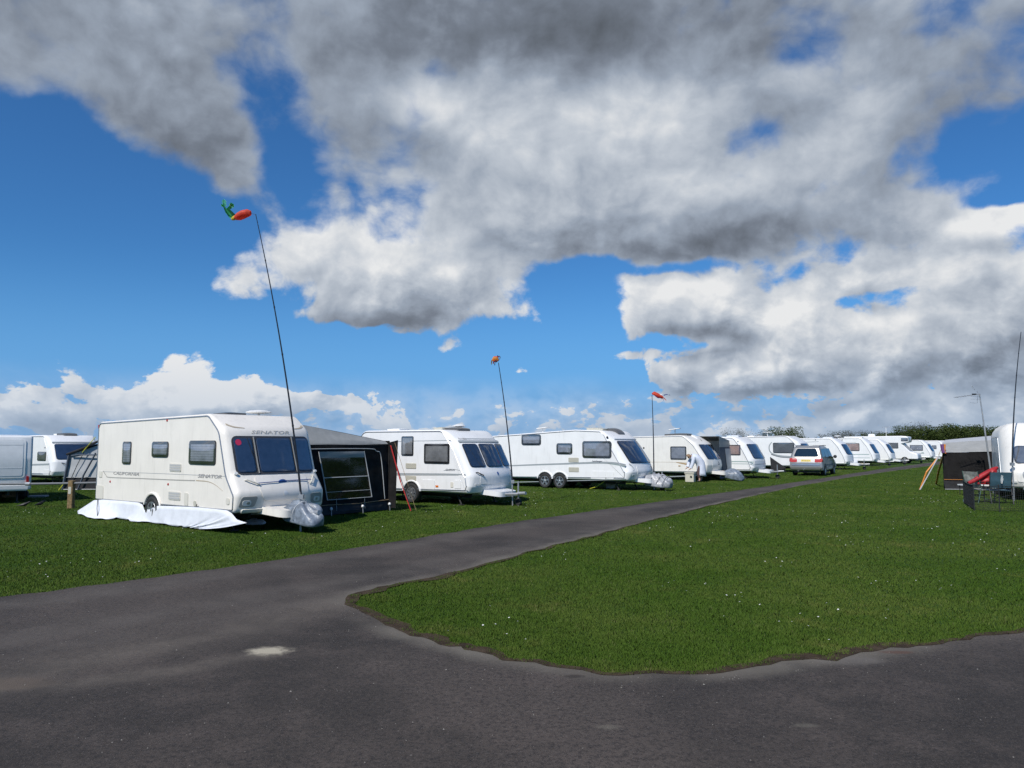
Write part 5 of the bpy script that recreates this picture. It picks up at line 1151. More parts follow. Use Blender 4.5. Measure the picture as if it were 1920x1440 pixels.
# ------------------------------------------------------------------ person bending over in a white coat
def build_person():
    base = at(1311, 903.5); s = 1.0
    root = empty('person', base, 0, 'person in a long white coat stooping over a container by the cream caravan', 'person')
    # joints: x to the right in view, y away, z up; the figure leans to the left
    J_ = dict(hip=(.06,0,.88), waist=(-.03,0,1.02), chest=(-.20,0,1.20), neck=(-.36,0,1.27), head=(-.47,0,1.24), crown=(-.56,0,1.20),
        shl=(-.27,-.19,1.20), ell=(-.36,-.22,.90), wrl=(-.44,-.18,.68), shr=(-.27,.19,1.20), elr=(-.42,.24,.95), wrr=(-.52,.16,.72),
        hpl=(.06,-.11,.84), knl=(-.06,-.13,.46), anl=(.00,-.13,.09), tol=(-.15,-.15,.04), hpr=(.08,.11,.84), knr=(.10,.13,.46), anr=(.16,.13,.09), tor=(.02,.15,.04))
    R_ = dict(hip=.16, waist=.15, chest=.16, neck=.065, head=.10, crown=.07, shl=.075, ell=.055, wrl=.035, shr=.075, elr=.055, wrr=.035, hpl=.10, knl=.065, anl=.042, tol=.035, hpr=.10, knr=.065, anr=.042, tor=.035)
    E_ = [('hip','waist'),('waist','chest'),('chest','neck'),('neck','head'),('head','crown'),('chest','shl'),('shl','ell'),('ell','wrl'),('chest','shr'),('shr','elr'),('elr','wrr'),('hip','hpl'),('hpl','knl'),('knl','anl'),('anl','tol'),('hip','hpr'),('hpr','knr'),('knr','anr'),('anr','tor')]
    # fingers: five short chains from each wrist
    for sd, w_ in (('l', J_['wrl']), ('r', J_['wrr'])):
        pl = (w_[0] - .05, w_[1], w_[2] - .06); J_['pa'+sd] = pl; R_['pa'+sd] = .032; E_.append(('wr'+sd, 'pa'+sd))
        for k in range(5):
            o = (k - 2) * .018; a = (pl[0] - .045, pl[1] + o, pl[2] - .02 + (.02 if k == 0 else 0)); b = (a[0] - .03, a[1] + o * .3, a[2] - .03)
            J_['fa%s%d' % (sd, k)] = a; J_['fb%s%d' % (sd, k)] = b; R_['fa%s%d' % (sd, k)] = .009; R_['fb%s%d' % (sd, k)] = .008; E_ += [('pa'+sd, 'fa%s%d' % (sd, k)), ('fa%s%d' % (sd, k), 'fb%s%d' % (sd, k))]
    names = list(J_); idx = {n: i for i, n in enumerate(names)}
    skin = mat('skin', (.50,.30,.22), .55, var=.1)
    me = bpy.data.meshes.new('body'); me.from_pydata([J_[n] for n in names], [(idx[a], idx[b]) for a, b in E_], []); me.materials.append(skin)
    o = bpy.data.objects.new('body', me); COL.objects.link(o); o.parent = root
    md = o.modifiers.new('skin', 'SKIN'); sv = me.skin_vertices[0].data
    for n in names: sv[idx[n]].radius = (R_[n], R_[n])
    sv[idx['hip']].use_root = True
    o.modifiers.new('sub', 'SUBSURF').levels = 2; o.modifiers['sub'].render_levels = 2
    for p in me.polygons: p.use_smooth = True
    # hair: close cropped cap over the back of the head
    hair = MB(); c = Vector((-.50, 0, 1.245))
    for j in range(7):
        for i in range(14): pass
    vs = []; fs = []; ax = Vector((.25, 0, .97)).normalized(); a1 = ax.orthogonal().normalized(); a2 = ax.cross(a1)
    for j in range(7):
        e = math.radians(-5 + 95 * j / 6)
        for i in range(16): t = 2*math.pi*i/16; vs.append(c + (a1*math.cos(t)*math.cos(e) + a2*math.sin(t)*math.cos(e)) * .128 + ax * math.sin(e) * .125)
    for j in range(6):
        for i in range(16): fs.append((j*16+i, j*16+(i+1) % 16, (j+1)*16+(i+1) % 16, (j+1)*16+i))
    mesh('hair', vs, fs, mat('light_brown_hair', (.24,.15,.085), .7, var=.25, vscale=30), root, True)
    for sy in (-1, 1): MB().lathe([(.001,-.012),(.02,-.008),(.026,0),(.02,.01)], 10, 'y', (-.47, sy*.108, 1.215)).build('ear', skin, root, True)
    # coat: rings down the back, over the hips, hanging to the calf
    coat = mat('white_coat', (.70,.74,.84), .8, var=.04, bump=.5, bscale=9, transl=.12)
    rings = [((-.37,0,1.27),(-.8,0,.25),.10,.12),((-.30,0,1.24),(-.75,0,.5),.16,.22),((-.18,0,1.19),(-.7,0,.65),.19,.26),((-.05,0,1.08),(-.6,0,.8),.20,.25),((.06,0,.94),(-.35,0,.95),.20,.25),((.10,0,.80),(-.1,0,1),.20,.26),((.11,0,.62),(0,0,1),.20,.27),((.12,0,.44),(0,0,1),.21,.28),((.12,0,.30),(.12,0,1),.22,.29)]
    vs = []; fs = []; n = 24
    for k, (c_, nn, ra, rb) in enumerate(rings):
        nv = Vector(nn).normalized(); b_ = Vector((0, 1, 0)); a_ = b_.cross(nv).normalized()
        for i in range(n):
            t = 2*math.pi*i/n; fold = 1 + (.05 * math.sin(t * 6 + k) + .03 * math.sin(t * 11)) * max(0, (k - 3) / 5); vs.append(Vector(c_) + (a_*math.cos(t)*ra + b_*math.sin(t)*rb) * fold)
    for k in range(len(rings) - 1):
        for i in range(n): fs.append((k*n+i, k*n+(i+1) % n, (k+1)*n+(i+1) % n, (k+1)*n+i))
    ct = mesh('coat', vs, fs, coat, root, True); cm = ct.modifiers.new('t', 'SOLIDIFY'); cm.thickness = .012
    for a, b, c_ in (('shl','ell','wrl'), ('shr','elr','wrr')):
        pts = [Vector(J_[a]) + Vector((.06,0,.02)), Vector(J_[a]), (Vector(J_[a]) + Vector(J_[b])) / 2, Vector(J_[b]), (Vector(J_[b]) * .4 + Vector(J_[c_]) * .6), Vector(J_[c_])]; sock('sleeve', pts, [.10,.11,.10,.088,.08,.07], coat, ct, 14)
    dark = mat('dark_trousers', (.10,.06,.06), .8)
    for a, b, c_ in (('hpl','knl','anl'), ('hpr','knr','anr')): sock('trouser_leg', [Vector(J_[a]), (Vector(J_[a])+Vector(J_[b]))/2, Vector(J_[b]), (Vector(J_[b])+Vector(J_[c_]))/2, Vector(J_[c_]) + Vector((0,0,.14))], [.12,.11,.09,.08,.07], dark, root, 12)
build_person()

# ------------------------------------------------------------------ left edge
LA = Caravan('grey white caravan cut by the left edge, its panelled tail in shade', [(.05,.42,.04),(0,1.4,.6),(.10,2.12,.10),(4.6,2.2,.3),(5.2,1.4,.3),(5.3,.42,.1)], 2.25, 128.0, None, .42, (0, 0), 5.3, paint='white', bow=.1, group='caravans pitched on the left')
# place by its rear corner nearest the camera-right
f_, l_ = frame_of(128.0); rc = at(57, 918, .42); rc.z = 0
LA.mid = rc + f_ * 2.65 + l_ * 1.12; LA.root.location = LA.mid; LA.corner = LA.mid + f_ * 2.65 - l_ * 1.12
patch('tail_panel', LA.sh.rear, (-.95, .80, .95, 2.0), M['white'], LA.root, .08, .02, .03, nc=10); patch('tail_window', LA.sh.rear, (-.88, .86, .88, 1.94), mat('pale_grey_panel', (.76,.77,.77), .4, var=.04), LA.root, .06, .028, .01, nc=10)
patch('tail_crease', LA.sh.rear, (-.86, 1.10, .86, 1.115), M['white'], LA.root, .005, .032, .004, nc=4); patch('tail_crease', LA.sh.rear, (-.86, 1.82, .86, 1.83), M['seam'], LA.root, .005, .032, .004, nc=4)
for sy in (-1, 1): patch('tail_lamp', LA.sh.rear, (sy*1.03 - .035, .60, sy*1.03 + .035, .85), M['red'], LA.root, .03, .03, .035)
patch('rear_bumper', LA.sh.rear, (-1.05, .44, 1.05, .56), M['white'], LA.root, .04, .06, .07, nc=10)
LA.wheels([-.5], .31, 5); LA.chassis(False); lettering('lettering', 'Swift', LA.sh.rear, .5, 1.86, .06, M['print_'], LA.root, .2)
lb = empty('levelling_block', at(18, 933), .3, 'wooden levelling blocks and dark wheel under the left edge caravan', 'blocks')
MB().box((-.2,-.12,.0),(.28,.12,.12)).box((-.12,-.10,.12),(.22,.10,.22)).build('timber_block', M['wood'], lb); MB().lathe([(.02,-.05),(.14,-.05),(.16,-.02),(.16,.02),(.14,.05),(.02,.05)], 16, 'y', (-.32,0,.16)).build('wheel', M['rubber'], lb, True); MB().lathe([(.02,-.05),(.11,-.05),(.13,-.02),(.13,.02),(.11,.05),(.02,.05)], 16, 'y', (.42,.1,.13)).build('wheel', M['rubber'], lb, True); MB().box((.6,-.2,0),(1.15,.2,.06)).build('paving_slab', mat('concrete_slab', (.34,.33,.31), .9, var=.15), lb)

LB = Caravan('white caravan with a dark front window behind the grey tent', outline(6.0, .40, 2.32, 'classic'), 2.2, -38, (95,893), .40, L=6.0, bow=.2, r_front=.25, group='caravans pitched on the left')
LB.side_window((70.5,847,86.5,864), r=.06, border=.05, blind=M['blinddim']); LB.line([(60,871.5),(76,871),(92,870.5)], .08, 'stripe'); LB.line([(60,890),(92,891)], .03, 'stripe', 'skirt_trim'); LB.panel('locker_door', (81,880.5,92,890), 'white'); LB.dot(84.5, 839.5, 'black', .04)
LB.front_window((-.9, 1.15, .9, 1.86), blind=M['blinddark'], r=.08, border=.03); patch('window_brow', LB.sh.front, (-.95, 1.9, .95, 1.95), M['stripe'], LB.root, .02, .03, .03, nc=10); LB.grab(-.6, .95, .12, -.05, 'black'); LB.wheels([-.5], .30, 5); LB.chassis(True, 'white'); LB.rooflight(LB.xf - 1.3, 0, .9, .6, .09, 'smoked'); LB.rooflight(LB.xf - 2.0, 0, .5, .5, .07, 'dome')

def build_left_tent():
    o = at(118, 919); root = empty('tent_awning', o, 0, 'pale grey tent wall with dark poles behind the cream caravan', 'tent'); f = lambda x, z, y=0.: Vector((x, y, z))
    cloth('skirt', f(0, .02), f(3.6, .02, .3), f(3.6, .52, .3), f(.05, .52, .02), M['darkskirt'], root, 10, 4, .02, Vector((0,-1,0)), 1)
    cloth('end_wall', f(.05, .50, .02), f(3.6, .50, .3), f(3.6, 2.6, .3), f(.22, 1.44, .02), M['palecloth'], root, 14, 10, .02, Vector((0,-1,0)), 2)
    cloth('roof', f(.15, 1.46, -.05), f(3.6, 2.68, .2), f(3.6, 2.68, 4), f(.15, 1.46, 4), M['darkskirt'], root, 10, 6, .02, Vector((0,0,1)), 3); cloth('side_wall', f(0, .02), f(.2, 1.46), f(.2, 1.46, 4), f(0, .02, 4), M['slate'], root, 6, 6, .02, Vector((-1,0,0)), 4)
    MB().tube([f(.12, 1.44, -.06), f(.8, 1.70, -.05), f(1.4, 2.0, .0), f(3.6, 2.70, .2)], .045, 6).build('roof_edge', M['darkskirt'], root); MB().tube([f(0, .02, -.03), f(.1, .7, -.03), f(.2, 1.44, -.03)], .05, 6).build('corner_binding', M['slate'], root)
    MB().tube([f(.35, .50, -.04), f(.55, 1.0, -.05), f(.80, 1.52, -.04)], .014, 6).build('tent_pole', M['black'], root); MB().tube([f(.62, .0, -.05), f(.85, .62, -.06), f(1.10, 1.12, -.05), f(1.28, 1.5, -.04)], .035, 6).build('tent_pole', M['slate'], root)
    MB().tube([f(.30, 1.38, -.05), f(.6, 1.43, -.06), f(1.3, 1.42, -.03), f(2.4, 1.45, .1)], .028, 6).build('crossbar', M['slate'], root); MB().tube([f(0, .51, -.03), f(3.6, .51, .26)], .010, 5).build('skirt_seam', M['piping'], root)
    MB().tube([f(-.12, -.0, -.1), f(.1, .32, -.06)], .016, 5).build('peg_strap', M['strapyellow'], root); MB().tube([f(.75, 1.52, -.08), f(1.25, 2.15, -.05)], .014, 5).build('guy_line', M['strapyellow'], root); MB().tube([f(0, .03, -.04), f(3.6, .03, .26)], .018, 5).build('skirt_hem', M['piping'], root)
build_left_tent()

def build_barrier():
    o = at(132.5, 953); root = empty('barrier_post', o, .5, 'timber post carrying a grey metal rail at the left', 'barrier')
    b = MB().box((-.075,-.075,-.05),(.075,.075,.80)).build('post', M['wood'], root); bv = b.modifiers.new('b', 'BEVEL'); bv.width = .015
    root.rotation_euler = (0,0,0); MB().tube([(-2.9,.12,.68),(-1.2,.06,.70),(0,-.02,.72),(.9,.1,.735)], .033, 10).build('rail', mat('dull_steel', (.16,.165,.17), .5, metal=.3), root, True)
    MB().tube([(-1.38,.065,.70),(-1.24,.062,.70)], .052, 10).build('rail_coupling', M['galv'], root, True); b2 = MB().box((-2.95,.05,-.05),(-2.80,.2,.78)).build('post', M['wood'], root)
    MB().box((-.05,-.082,.42),(.03,-.074,.62)).build('nail_plate', M['beige'], root)
build_barrier()
def bird(px, py, rz, label):
    p = at(px, py); root = empty('bird', p, rz, label, 'bird', 'dark birds on the grass'); blk = mat('black_feathers', (.016,.015,.014), .55, var=.3, vscale=40)
    sec = [(-.22,.005,.075),(-.15,.012,.085),(-.10,.028,.095),(-.05,.042,.105),(.0,.050,.115),(.04,.047,.13),(.07,.034,.15),(.095,.030,.17),(.12,.026,.178),(.14,.012,.175),(.165,.003,.168)]
    vs = []; fs = []; n = 12
    for i, (x, r, z) in enumerate(sec):
        for k in range(n): t = 2*math.pi*k/n; vs.append((x, r*.85*math.cos(t), z + r*math.sin(t)))
        if i:
            for k in range(n): fs.append(((i-1)*n+k, (i-1)*n+(k+1) % n, i*n+(k+1) % n, i*n+k))
    mesh('body', vs, fs, blk, root, True)
    for s0 in (-1, 1):
        MB().add([(.04,s0*.044,.135),(-.03,s0*.054,.125),(-.14,s0*.022,.09),(-.04,s0*.046,.085),(-.03,s0*.062,.11)], [(0,1,4),(1,2,4),(2,3,4),(3,0,4)]).build('wing', blk, root); MB().tube([(.01,s0*.02,.08),(.0,s0*.022,.04),(.015,s0*.022,.0)], .004, 5).tube([(.015,s0*.022,.004),(.05,s0*.03,.004)], .003, 4).build('leg', mat('bird_leg', (.05,.035,.02), .6), root)
bird(46.5, 953, .5, 'low dark bird feeding on the grass, nearer the left edge'); bird(76, 951, 1.2, 'upright dark bird on the grass near the timber post')

# ------------------------------------------------------------------ right edge: caravan, awning, fence, chairs, aerial
R = Caravan('white caravan with a rounded roof cut by the right edge', outline(5.4, .42, 2.62, 'clarion'), 2.2, -120.0, (1880,914), .42, L=5.4, bow=.20, r_front=.55, r_side=.50, paint='ivory', group='caravans pitched on the right')
R.front_window((-.74, 1.22, .74, 1.80), blind=M['blinddim'], r=.14, border=.04, off=.012); patch('locker_lid', R.sh.front, (-.70, .62, .70, 1.08), M['ivory'], R.root, .08, .012, .01, nc=10); patch('wheel_badge', R.sh.front, (-.55, .66, -.12, 1.06), M['stripe'], R.root, .2, .018, .008); patch('wheel_badge', R.sh.front, (-.50, .70, -.17, 1.02), M['white'], R.root, .16, .022, .008)
R.wheels([-.4], .31, 5); R.chassis(True, 'white'); R.line([(1880,862),(1884,862)], .05, 'stripe') if False else None
for s0 in (-1, 1): patch('headlamp', R.sh.front, (s0*.78 - .08, .58, s0*.78 + .08, .66), M['clear'], R.root, .03, .012, .012)

def build_right_awning():
    o = at(1770, 919); root = empty('awning', o, 0, 'black awning with a pale roof beside the right edge caravan', 'awning'); f = lambda x, z, y=0.: Vector((x + .62 * max(0, y), y, z)); W = 2.62
    cloth('front_wall', f(.0, .42), f(W, .42, -.3), f(W, 1.55, -.3), f(.06, 1.52), M['blackcloth'], root, 14, 8, .03, Vector((0,-1,0)), 1); cloth('mud_skirt', f(.05, .03), f(W, .03, -.3), f(W, .42, -.3), f(0, .42), M['darkskirt'], root, 12, 3, .02, Vector((0,-1,0)), 2)
    cloth('roof', f(.0, 1.52, -.02), f(W - .25, 1.57, -.32), f(W - .30, 2.05, .8), f(-.02, 1.90, .8), M['greycloth'], root, 12, 5, .03, Vector((0,-1,.4)).normalized(), 3); cloth('roof', f(-.02, 1.90, .8), f(W - .30, 2.05, .8), f(W - .3, 2.25, 4), f(0, 2.05, 4), M['palecloth'], root, 6, 6, .02, Vector((0,0,1)), 7)
    cloth('side_wall', f(0, .03), f(0, .03, 4), f(0, 2.0, 4), f(0, 1.52), M['blackcloth'], root, 6, 6, .01, Vector((-1,0,0)), 4); cloth('corner_panel', f(W - .28, .05, -.36), f(W + .04, .05, -.5), f(W + .02, 2.05, -.1), f(W - .22, 2.02, -.1), M['slate'], root, 4, 8, .02, Vector((0,-1,0)), 5); cloth('wind_panel', f(W + .0, .25, -.48), f(W + .36, .25, -.7), f(W + .42, 1.95, -.5), f(W + .0, 1.95, -.3), M['blackcloth'], root, 4, 8, .02, Vector((0,-1,0)), 6)
    MB().tube([f(.0, .43, -.04), f(1.3, .42, -.2), f(W, .43, -.35)], .010, 5).build('guy_cord', M['straporange'], root); MB().tube([f(.02, .04, -.05), f(W, .04, -.36)], .014, 5).build('skirt_hem', M['piping'], root)
    MB().tube([f(.02, 1.50, -.05), f(.0, 1.85, -.0)], .07, 6).build('corner_binding', mat('purple_binding', (.13,.05,.16), .7), root); MB().tube([f(.05, 1.50, -.06), f(.10, 1.85, -.04)], .035, 6).build('corner_strap', M['straporange'], root)
    # straps and guy lines to the left
    a = at(1725, 918.5) - o; b_ = f(-.16, 1.40, -.05)
    MB().tube([a + Vector((.02,.05,0)), a * .5 + b_ * .5 + Vector((-.12,0,.03)), f(-.2, 1.30, .1)], .035, 5).build('storm_strap', M['straporange'], root); MB().tube([f(-.2, 1.3, .1), f(.0, 1.75, .05)], .012, 5).build('guy_line', M['cord'], root)
    MB().tube([a, a * .5 + b_ * .5, b_], .024, 6).build('white_strut', M['palecloth'], root); c = at(1755, 908) - o; MB().tube([c, c * .5 + f(.0,1.5) * .5 + Vector((-.03,-.05,0)), f(.04, 1.52, -.08)], .05, 4).build('storm_strap', mat('amber_strap', (.55,.26,.03), .6), root); MB().tube([c + Vector((.08,0,.5)), f(.09, 1.50, -.1)], .02, 4).build('strap_edge', M['strapred'], root)
    MB().tube([f(W - .12, 1.80, -.6), f(W - .78, .62, -.9)], .022, 6).build('white_strut', M['palecloth'], root)
    for x1, z1 in ((W - .45, .75), (W - .10, .75)): MB().tube([f(W - .02, 1.85, -.45), f(x1 + .18, 1.25, -.6), f(x1, z1, -.8)], .009, 5).build('guy_line', M['piping'], root)
build_right_awning()

def build_aerial():
    o = at_depth(1858, 886, 28.0); o.z = 0; root = empty('television_aerial', o, 0, 'television aerial on a leaning silver mast in front of the pale roofed awning', 'aerial'); p0 = at_depth(1860, 900, 28.0) - o; p1 = at_depth(1836.5, 738, 28.0) - o; p0g = p0 + (p0 - p1) * ((p0.z) / (p1.z - p0.z))
    MB().tube([p0g, p0 * .5 + p1 * .5, p1], .035, 8, .022).build('mast', M['galv'], root, True); g = lambda x, y: at_depth(x, y, 28.0) - o
    MB().tube([g(1838,738.5), g(1789,745.5)], .012, 6).build('boom', M['galv'], root)
    for k in range(9): c = g(1834 - k * 5.3, 739.1 + k * .75); MB().tube([c + Vector((0,-.16 - .002*k,-.02)), c + Vector((0,.16,.02))], .006, 4).build('element', M['galv'], root)
    MB().box(g(1824,740) - Vector((.02,.03,.01)), g(1829,739) + Vector((.02,.03,.02))).build('dipole_box', M['black'], root)
    for a, b in (((1832,733),(1834,738)),((1834,738),(1832,756)),((1818,755),(1831,756)),((1819,748),(1836,749)),((1820,743.5),(1836,744)),((1822,723.5),(1828,731))): MB().tube([g(*a), g(*b)], .008, 4).build('reflector_rod', M['galv'], root)
build_aerial()

def build_fence():
    c0, c1, c2 = at(1808, 945), at(1827, 958), at(1875, 961); c3 = c2 + Vector((1.9, -.1, 0)); o = c1.copy(); root = empty('windbreak_fence', o, 0, 'low black mesh fence round the chairs at the right', 'fence'); H = .72; blk = mat('black_mesh', (.012,.013,.012), .7)
    for a in (c0, c1, c2, c3): MB().tube([a - o, a - o + Vector((0,0,H + .04))], .016, 6).build('post', M['black'], root)
    for a, b, nn, hh in ((c0, c1, 46, 22), (c1, c2, 20, 11), (c2, c3, 34, 11)):
        m_ = MB(); d = b - a; sag = lambda t: -.03 * math.sin(math.pi * t)
        for k in range(nn + 1): t = k / nn; p = a + d * t - o; m_.tube([p + Vector((0,0,.05)), p + Vector((0,0,H + sag(t)))], .0035, 3, caps=False)
        for k in range(hh + 1): z = .05 + (H - .05) * k / hh; m_.tube([a - o + d * t + Vector((0,0,z + sag(t) * k / hh)) for t in (0,.25,.5,.75,1)], .0035, 3, caps=False)
        m_.build('mesh_panel', blk, root); MB().tube([a - o + d * t + Vector((0,0,H + sag(t))) for t in (0,.25,.5,.75,1)], .010, 5).build('top_cord', M['black'], root)
build_fence()

def chair(pos, rz, fab, frame, label, fab_name, leaf=False):
    root = empty('camping_chair', pos, rz, label, 'chair', 'camping chairs behind the mesh fence')   # faces -y in its own frame
    W = .30
    bk = cloth('backrest', (-W,.22,.50),(W,.22,.50),(W,.34,.98),(-W,.34,.98), fab, root, 6, 6, .03, Vector((0,1,.2)).normalized(), 3, .012); cloth('seat', (-W,-.26,.44),(W,-.26,.44),(W,.22,.42),(-W,.22,.42), fab, root, 6, 5, -.03, Vector((0,0,1)), 4, .012)
    for x in (-W, W):
        MB().tube([(x,-.26,.0),(x,-.26,.64)], .014, 6).build('leg', frame, root); MB().tube([(x,.36,.0),(x,.22,.46),(x,.34,1.0)], .014, 6).build('leg', frame, root); MB().tube([(x,-.28,.64),(x,0,.655),(x,.27,.66)], .022, 6).build('armrest', M['black'], root)
    MB().tube([(-W,-.26,.06),(W,.34,.30)], .011, 6).build('cross_brace', frame, root); MB().tube([(W,-.26,.06),(-W,.34,.30)], .011, 6).build('cross_brace', frame, root)
    if leaf:
        em = MB()
        for k in range(-3, 4):
            z = .76 + k * .035; em.add([(0,.318 + (k*.035)*.25,z),(.05 - abs(k)*.008,.33 + (k*.035)*.25,z + .022),(.02,.326 + (k*.035)*.25,z - .01)], [(0,1,2)]); em.add([(0,.318 + (k*.035)*.25,z),(-.05 + abs(k)*.008,.33 + (k*.035)*.25,z + .022),(-.02,.326 + (k*.035)*.25,z - .01)], [(0,2,1)])
        em.tube([(0,.30,.64),(0,.335,.90)], .006, 4); e_ = em.build('leaf_emblem', mat('emblem_white', (.75,.75,.72), .7), bk)
        for v in e_.data.vertices: v.co.y += .055
    return root
chair(at(1872, 944), math.pi - .25, mat('teal_canvas', (.035,.085,.115), .8, var=.12, bump=.3, bscale=30), M['black'], 'teal folding chair with a white leaf emblem on its back', 'teal', True)
chair(at(1838, 942), math.pi / 2 + .2, mat('stone_canvas', (.30,.30,.26), .8, var=.35, vscale=9), mat('green_frame', (.04,.10,.08), .5), 'pale folding chair seen edge on beside the teal chair', 'stone')
def red_cover():
    o = at(1842, 930); root = empty('red_tarpaulin', o, 0, 'red sheet thrown over gear behind the folding chairs', 'sheet'); g = lambda x, y, d=23.6: at_depth(x, y, d) - o; rm = mat('red_tarp', (.36,.016,.02), .5, var=.25, vscale=6, bump=.5, bscale=9, transl=.1)
    sock('rolled_sheet', [g(1815,906), g(1825,902), g(1840,893), g(1852,886), g(1863,880), g(1870,877)], [.05,.06,.075,.07,.065,.05], rm, root, 14); cloth('hanging_sheet', g(1832,908), g(1862,909), g(1864,884), g(1834,899), rm, root, 10, 6, .05, Vector((0,-1,0)), 3); cloth('hanging_sheet', g(1858,892,23.4), g(1869,890,23.4), g(1869.5,878,23.4), g(1859,882,23.4), rm, root, 6, 4, .04, Vector((0,-1,0)), 5)
    tb = MB().box((-.55,-.15,.36),(.45,.55,.40)); tb.build('table_top', M['dome'], root)
    for x, y in ((-.5,-.1),(.4,-.1),(-.5,.5),(.4,.5)): MB().tube([(x,y,0),(x,y,.37)], .014, 6).build('table_leg', M['black'], root)
red_cover()

# ------------------------------------------------------------------ hedge and trees on the horizon
def leaf_mat(name, a, b, c):
    m = bpy.data.materials.new(name); m.use_nodes = True; t = m.node_tree; t.nodes.clear(); N = NT(t); tone = N.node('ShaderNodeAttribute', attribute_name='tone').outputs['Fac']
    col = N.ramp(tone, [(0, a), (.55, b), (1, c)]); df = N.node('ShaderNodeBsdfDiffuse'); N.put(df.inputs[0], col); tr = N.node('ShaderNodeBsdfTranslucent'); N.put(tr.inputs[0], col)
    mx = N.node('ShaderNodeMixShader'); mx.inputs[0].default_value = .2; N.l.new(df.outputs[0], mx.inputs[1]); N.l.new(tr.outputs[0], mx.inputs[2]); N.l.new(mx.outputs[0], N.node('ShaderNodeOutputMaterial').inputs[0]); return m
LG = leaf_mat('hedge_leaves', (.030,.046,.012), (.058,.084,.024), (.11,.13,.05)); LO = leaf_mat('bare_twigs_and_buds', (.040,.042,.026), (.075,.078,.045), (.14,.13,.09))
bark = mat('bark', (.09,.075,.06), .9, var=.3)
def tree(px, depth, top_py, w, lm, label, n=1500, ls=.16, seed=0, group='trees and bushes on the horizon', sparse=0.0, name='tree'):
    r = np.random.default_rng(seed); d = ray(px, 833); x = d.x / d.y * depth; top = at_depth(px, top_py, depth).z; root = empty(name, (x, depth, 0), r.uniform(0, 6), label, 'tree', group)
    # limbs
    b = MB().tube([(0,0,-.05),(.08,.05,top*.25),(.02,.1,top*.5)], .16 + .02*top, 7, .09); tips = []
    for k in range(7):
        a = r.uniform(0, 6.28); q = Vector((math.cos(a) * w * r.uniform(.25,.42), math.sin(a) * w * r.uniform(.25,.42), top * r.uniform(.55,.9))); s0 = Vector((.02,.05,top * r.uniform(.18,.45))); b.tube([s0, s0 * .5 + q * .5 + Vector((0,0,.1)), q], .06, 5, .015); tips.append(q)
    b.build('trunk', bark, root, True)
    # clumps of leaves
    cl = [Vector((r.normal() * w * .24, r.normal() * w * .22, top * r.uniform(.30,.86))) for _ in range(16)] + tips + [Vector((r.uniform(-.45,.45) * w, r.uniform(-.4,.4) * w, top * r.uniform(.18,.5))) for _ in range(8)]
    cs = r.uniform(.10,.22, len(cl)) * w; V = []; T = []
    k = r.integers(0, len(cl), n); u = r.normal(size=(n, 3)); u /= np.linalg.norm(u, axis=1)[:, None]; rad = cs[k] * (r.random(n) ** .45) * (1 + sparse * r.random(n)); C_ = np.array([tuple(q) for q in cl])[k] + u * rad[:, None]
    C_ = C_[C_[:, 2] < top * 1.02]; C_[:, 2] = np.maximum(C_[:, 2], .15); n = len(C_)
    a = r.normal(size=(n, 3)); a /= np.linalg.norm(a, axis=1)[:, None]; bb = np.cross(a, r.normal(size=(n, 3))); bb /= np.linalg.norm(bb, axis=1)[:, None]; s = ls * r.uniform(.6,1.4, n)[:, None]
    V = np.stack([C_ - a*s*.5, C_ + bb*s*.35, C_ + a*s*.6, C_ - bb*s*.35], 1).reshape(-1, 3); me = bpy.data.meshes.new('crown'); me.from_pydata(V.tolist(), [], np.arange(n*4).reshape(-1, 4).tolist()); me.materials.append(lm)
    tone = np.clip(.25 + .5*r.random(n) + .25*u[:n, 2], 0, 1); at_ = me.attributes.new('tone', 'FLOAT', 'POINT'); at_.data.foreach_set('value', np.repeat(tone, 4).astype(np.float32)); o = bpy.data.objects.new('crown', me); COL.objects.link(o); o.parent = root
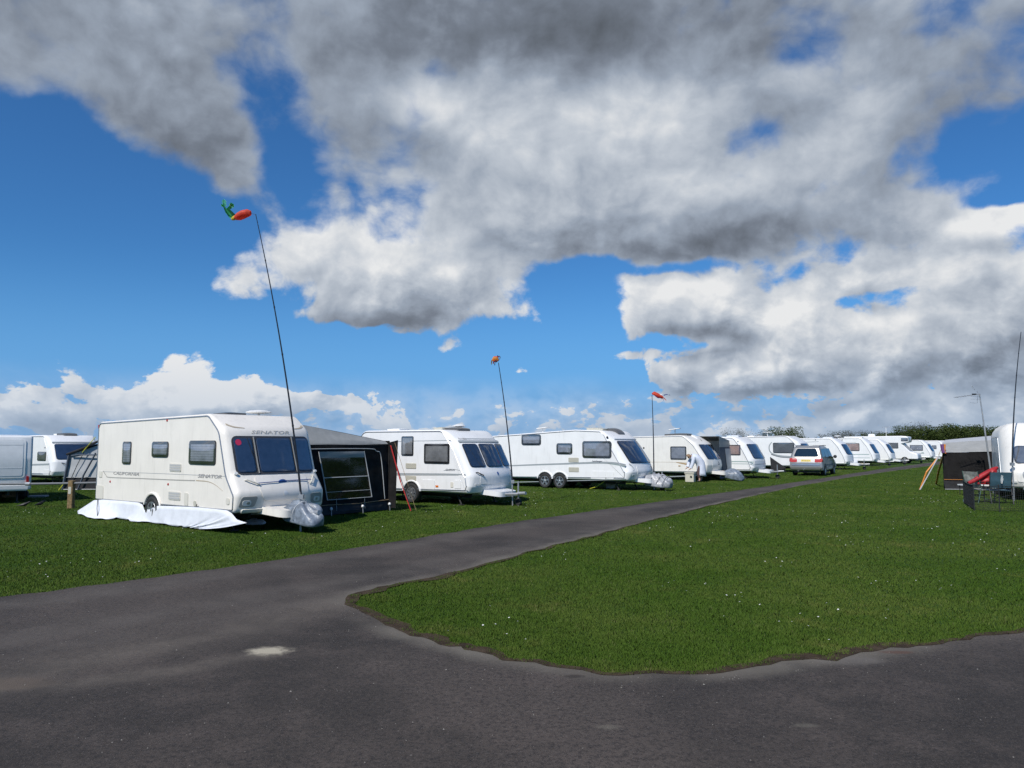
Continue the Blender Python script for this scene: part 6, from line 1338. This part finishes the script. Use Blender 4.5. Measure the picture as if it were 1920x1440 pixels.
TREES = [(1375,150,803,6.0,LO,1,'thin greyish bush above the pink blind caravan'),(1445,135,806,5.0,LO,1,'sparse bush left of the denser one above the silver car'),(1478,128,800.5,6.5,LG,0,'green bush with a rounded top above the dark swoosh caravan'),
 (1556,150,814,5,LO,1,'low thin bush just right of the silver car roof'),(1576,140,808,5,LO,1,'brownish bush above the pink blind window'),(1605,140,807,6,LO,1,'wide brownish bush left of the aerial mast'),(1634,150,809,5,LO,1,'thin bush by the motorhome mast'),
 (1652,135,812,5,LG,0,'first low bush of the hedge right of the motorhome mast'),(1672,135,812,5,LG,0,'second low bush of the hedge above the motorhome'),(1690,132,811,5,LG,0,'third low bush of the hedge'),(1712,128,799,6,LG,0,'green bush where the hedge starts to rise'),(1728,126,790,5.5,LO,1,'spiky twiggy tree standing above the hedge'),(1735,124,800,6,LG,0,'dense bush under the spiky tree'),
 (1757,122,799,5.5,LG,0,'dense dark bush above the orange straps'),(1776,120,795,5.0,LG,0,'tallest dense tree of the hedge'),(1797,120,799,5.5,LG,0,'round bush left of the leaning aerial mast'),(1815,118,797,5,LG,0,'pale flecked tree behind the aerial'),(1838,118,800,6,LG,0,'dark bush behind the aerial mast'),(1858,118,800,6,LG,0,'dark bush above the pale awning roof'),(1880,118,806,6,LG,0,'last dark bush before the rounded caravan roof')]
for i, (px, dp, ty, w, lm, sp, lb_) in enumerate(TREES): tree(px, dp, ty, w, lm, lb_, 3200 if sp else 7000, .13 if sp else .17, 100 + i, sparse=.9 if sp else .2, name='bush' if ty > 800 else 'tree')
hv = []; hf = []; r_ = np.random.default_rng(5); n = 26000
hx_ = r_.uniform(60, 105, n); hy_ = 133 - (hx_ - 60) * .28 + r_.normal(size=n) * .8; hz_ = r_.random(n) ** .8 * (3.0 + .5*np.sin(hx_*.7)); a = r_.normal(size=(n,3)); a /= np.linalg.norm(a, axis=1)[:,None]; b = np.cross(a, r_.normal(size=(n,3))); b /= np.linalg.norm(b, axis=1)[:,None]; C_ = np.stack([hx_, hy_, hz_], 1)
V = np.stack([C_ - a*.14, C_ + b*.1, C_ + a*.16, C_ - b*.1], 1).reshape(-1,3); me = bpy.data.meshes.new('hedge'); me.from_pydata(V.tolist(), [], np.arange(n*4).reshape(-1,4).tolist()); me.materials.append(LG); at_ = me.attributes.new('tone','FLOAT','POINT'); at_.data.foreach_set('value', np.repeat(r_.random(n)*.7,4).astype(np.float32)); o = bpy.data.objects.new('hedge', me); COL.objects.link(o); tag(o, 'dense dark green hedge along the far edge of the field', 'hedge', kind='stuff')
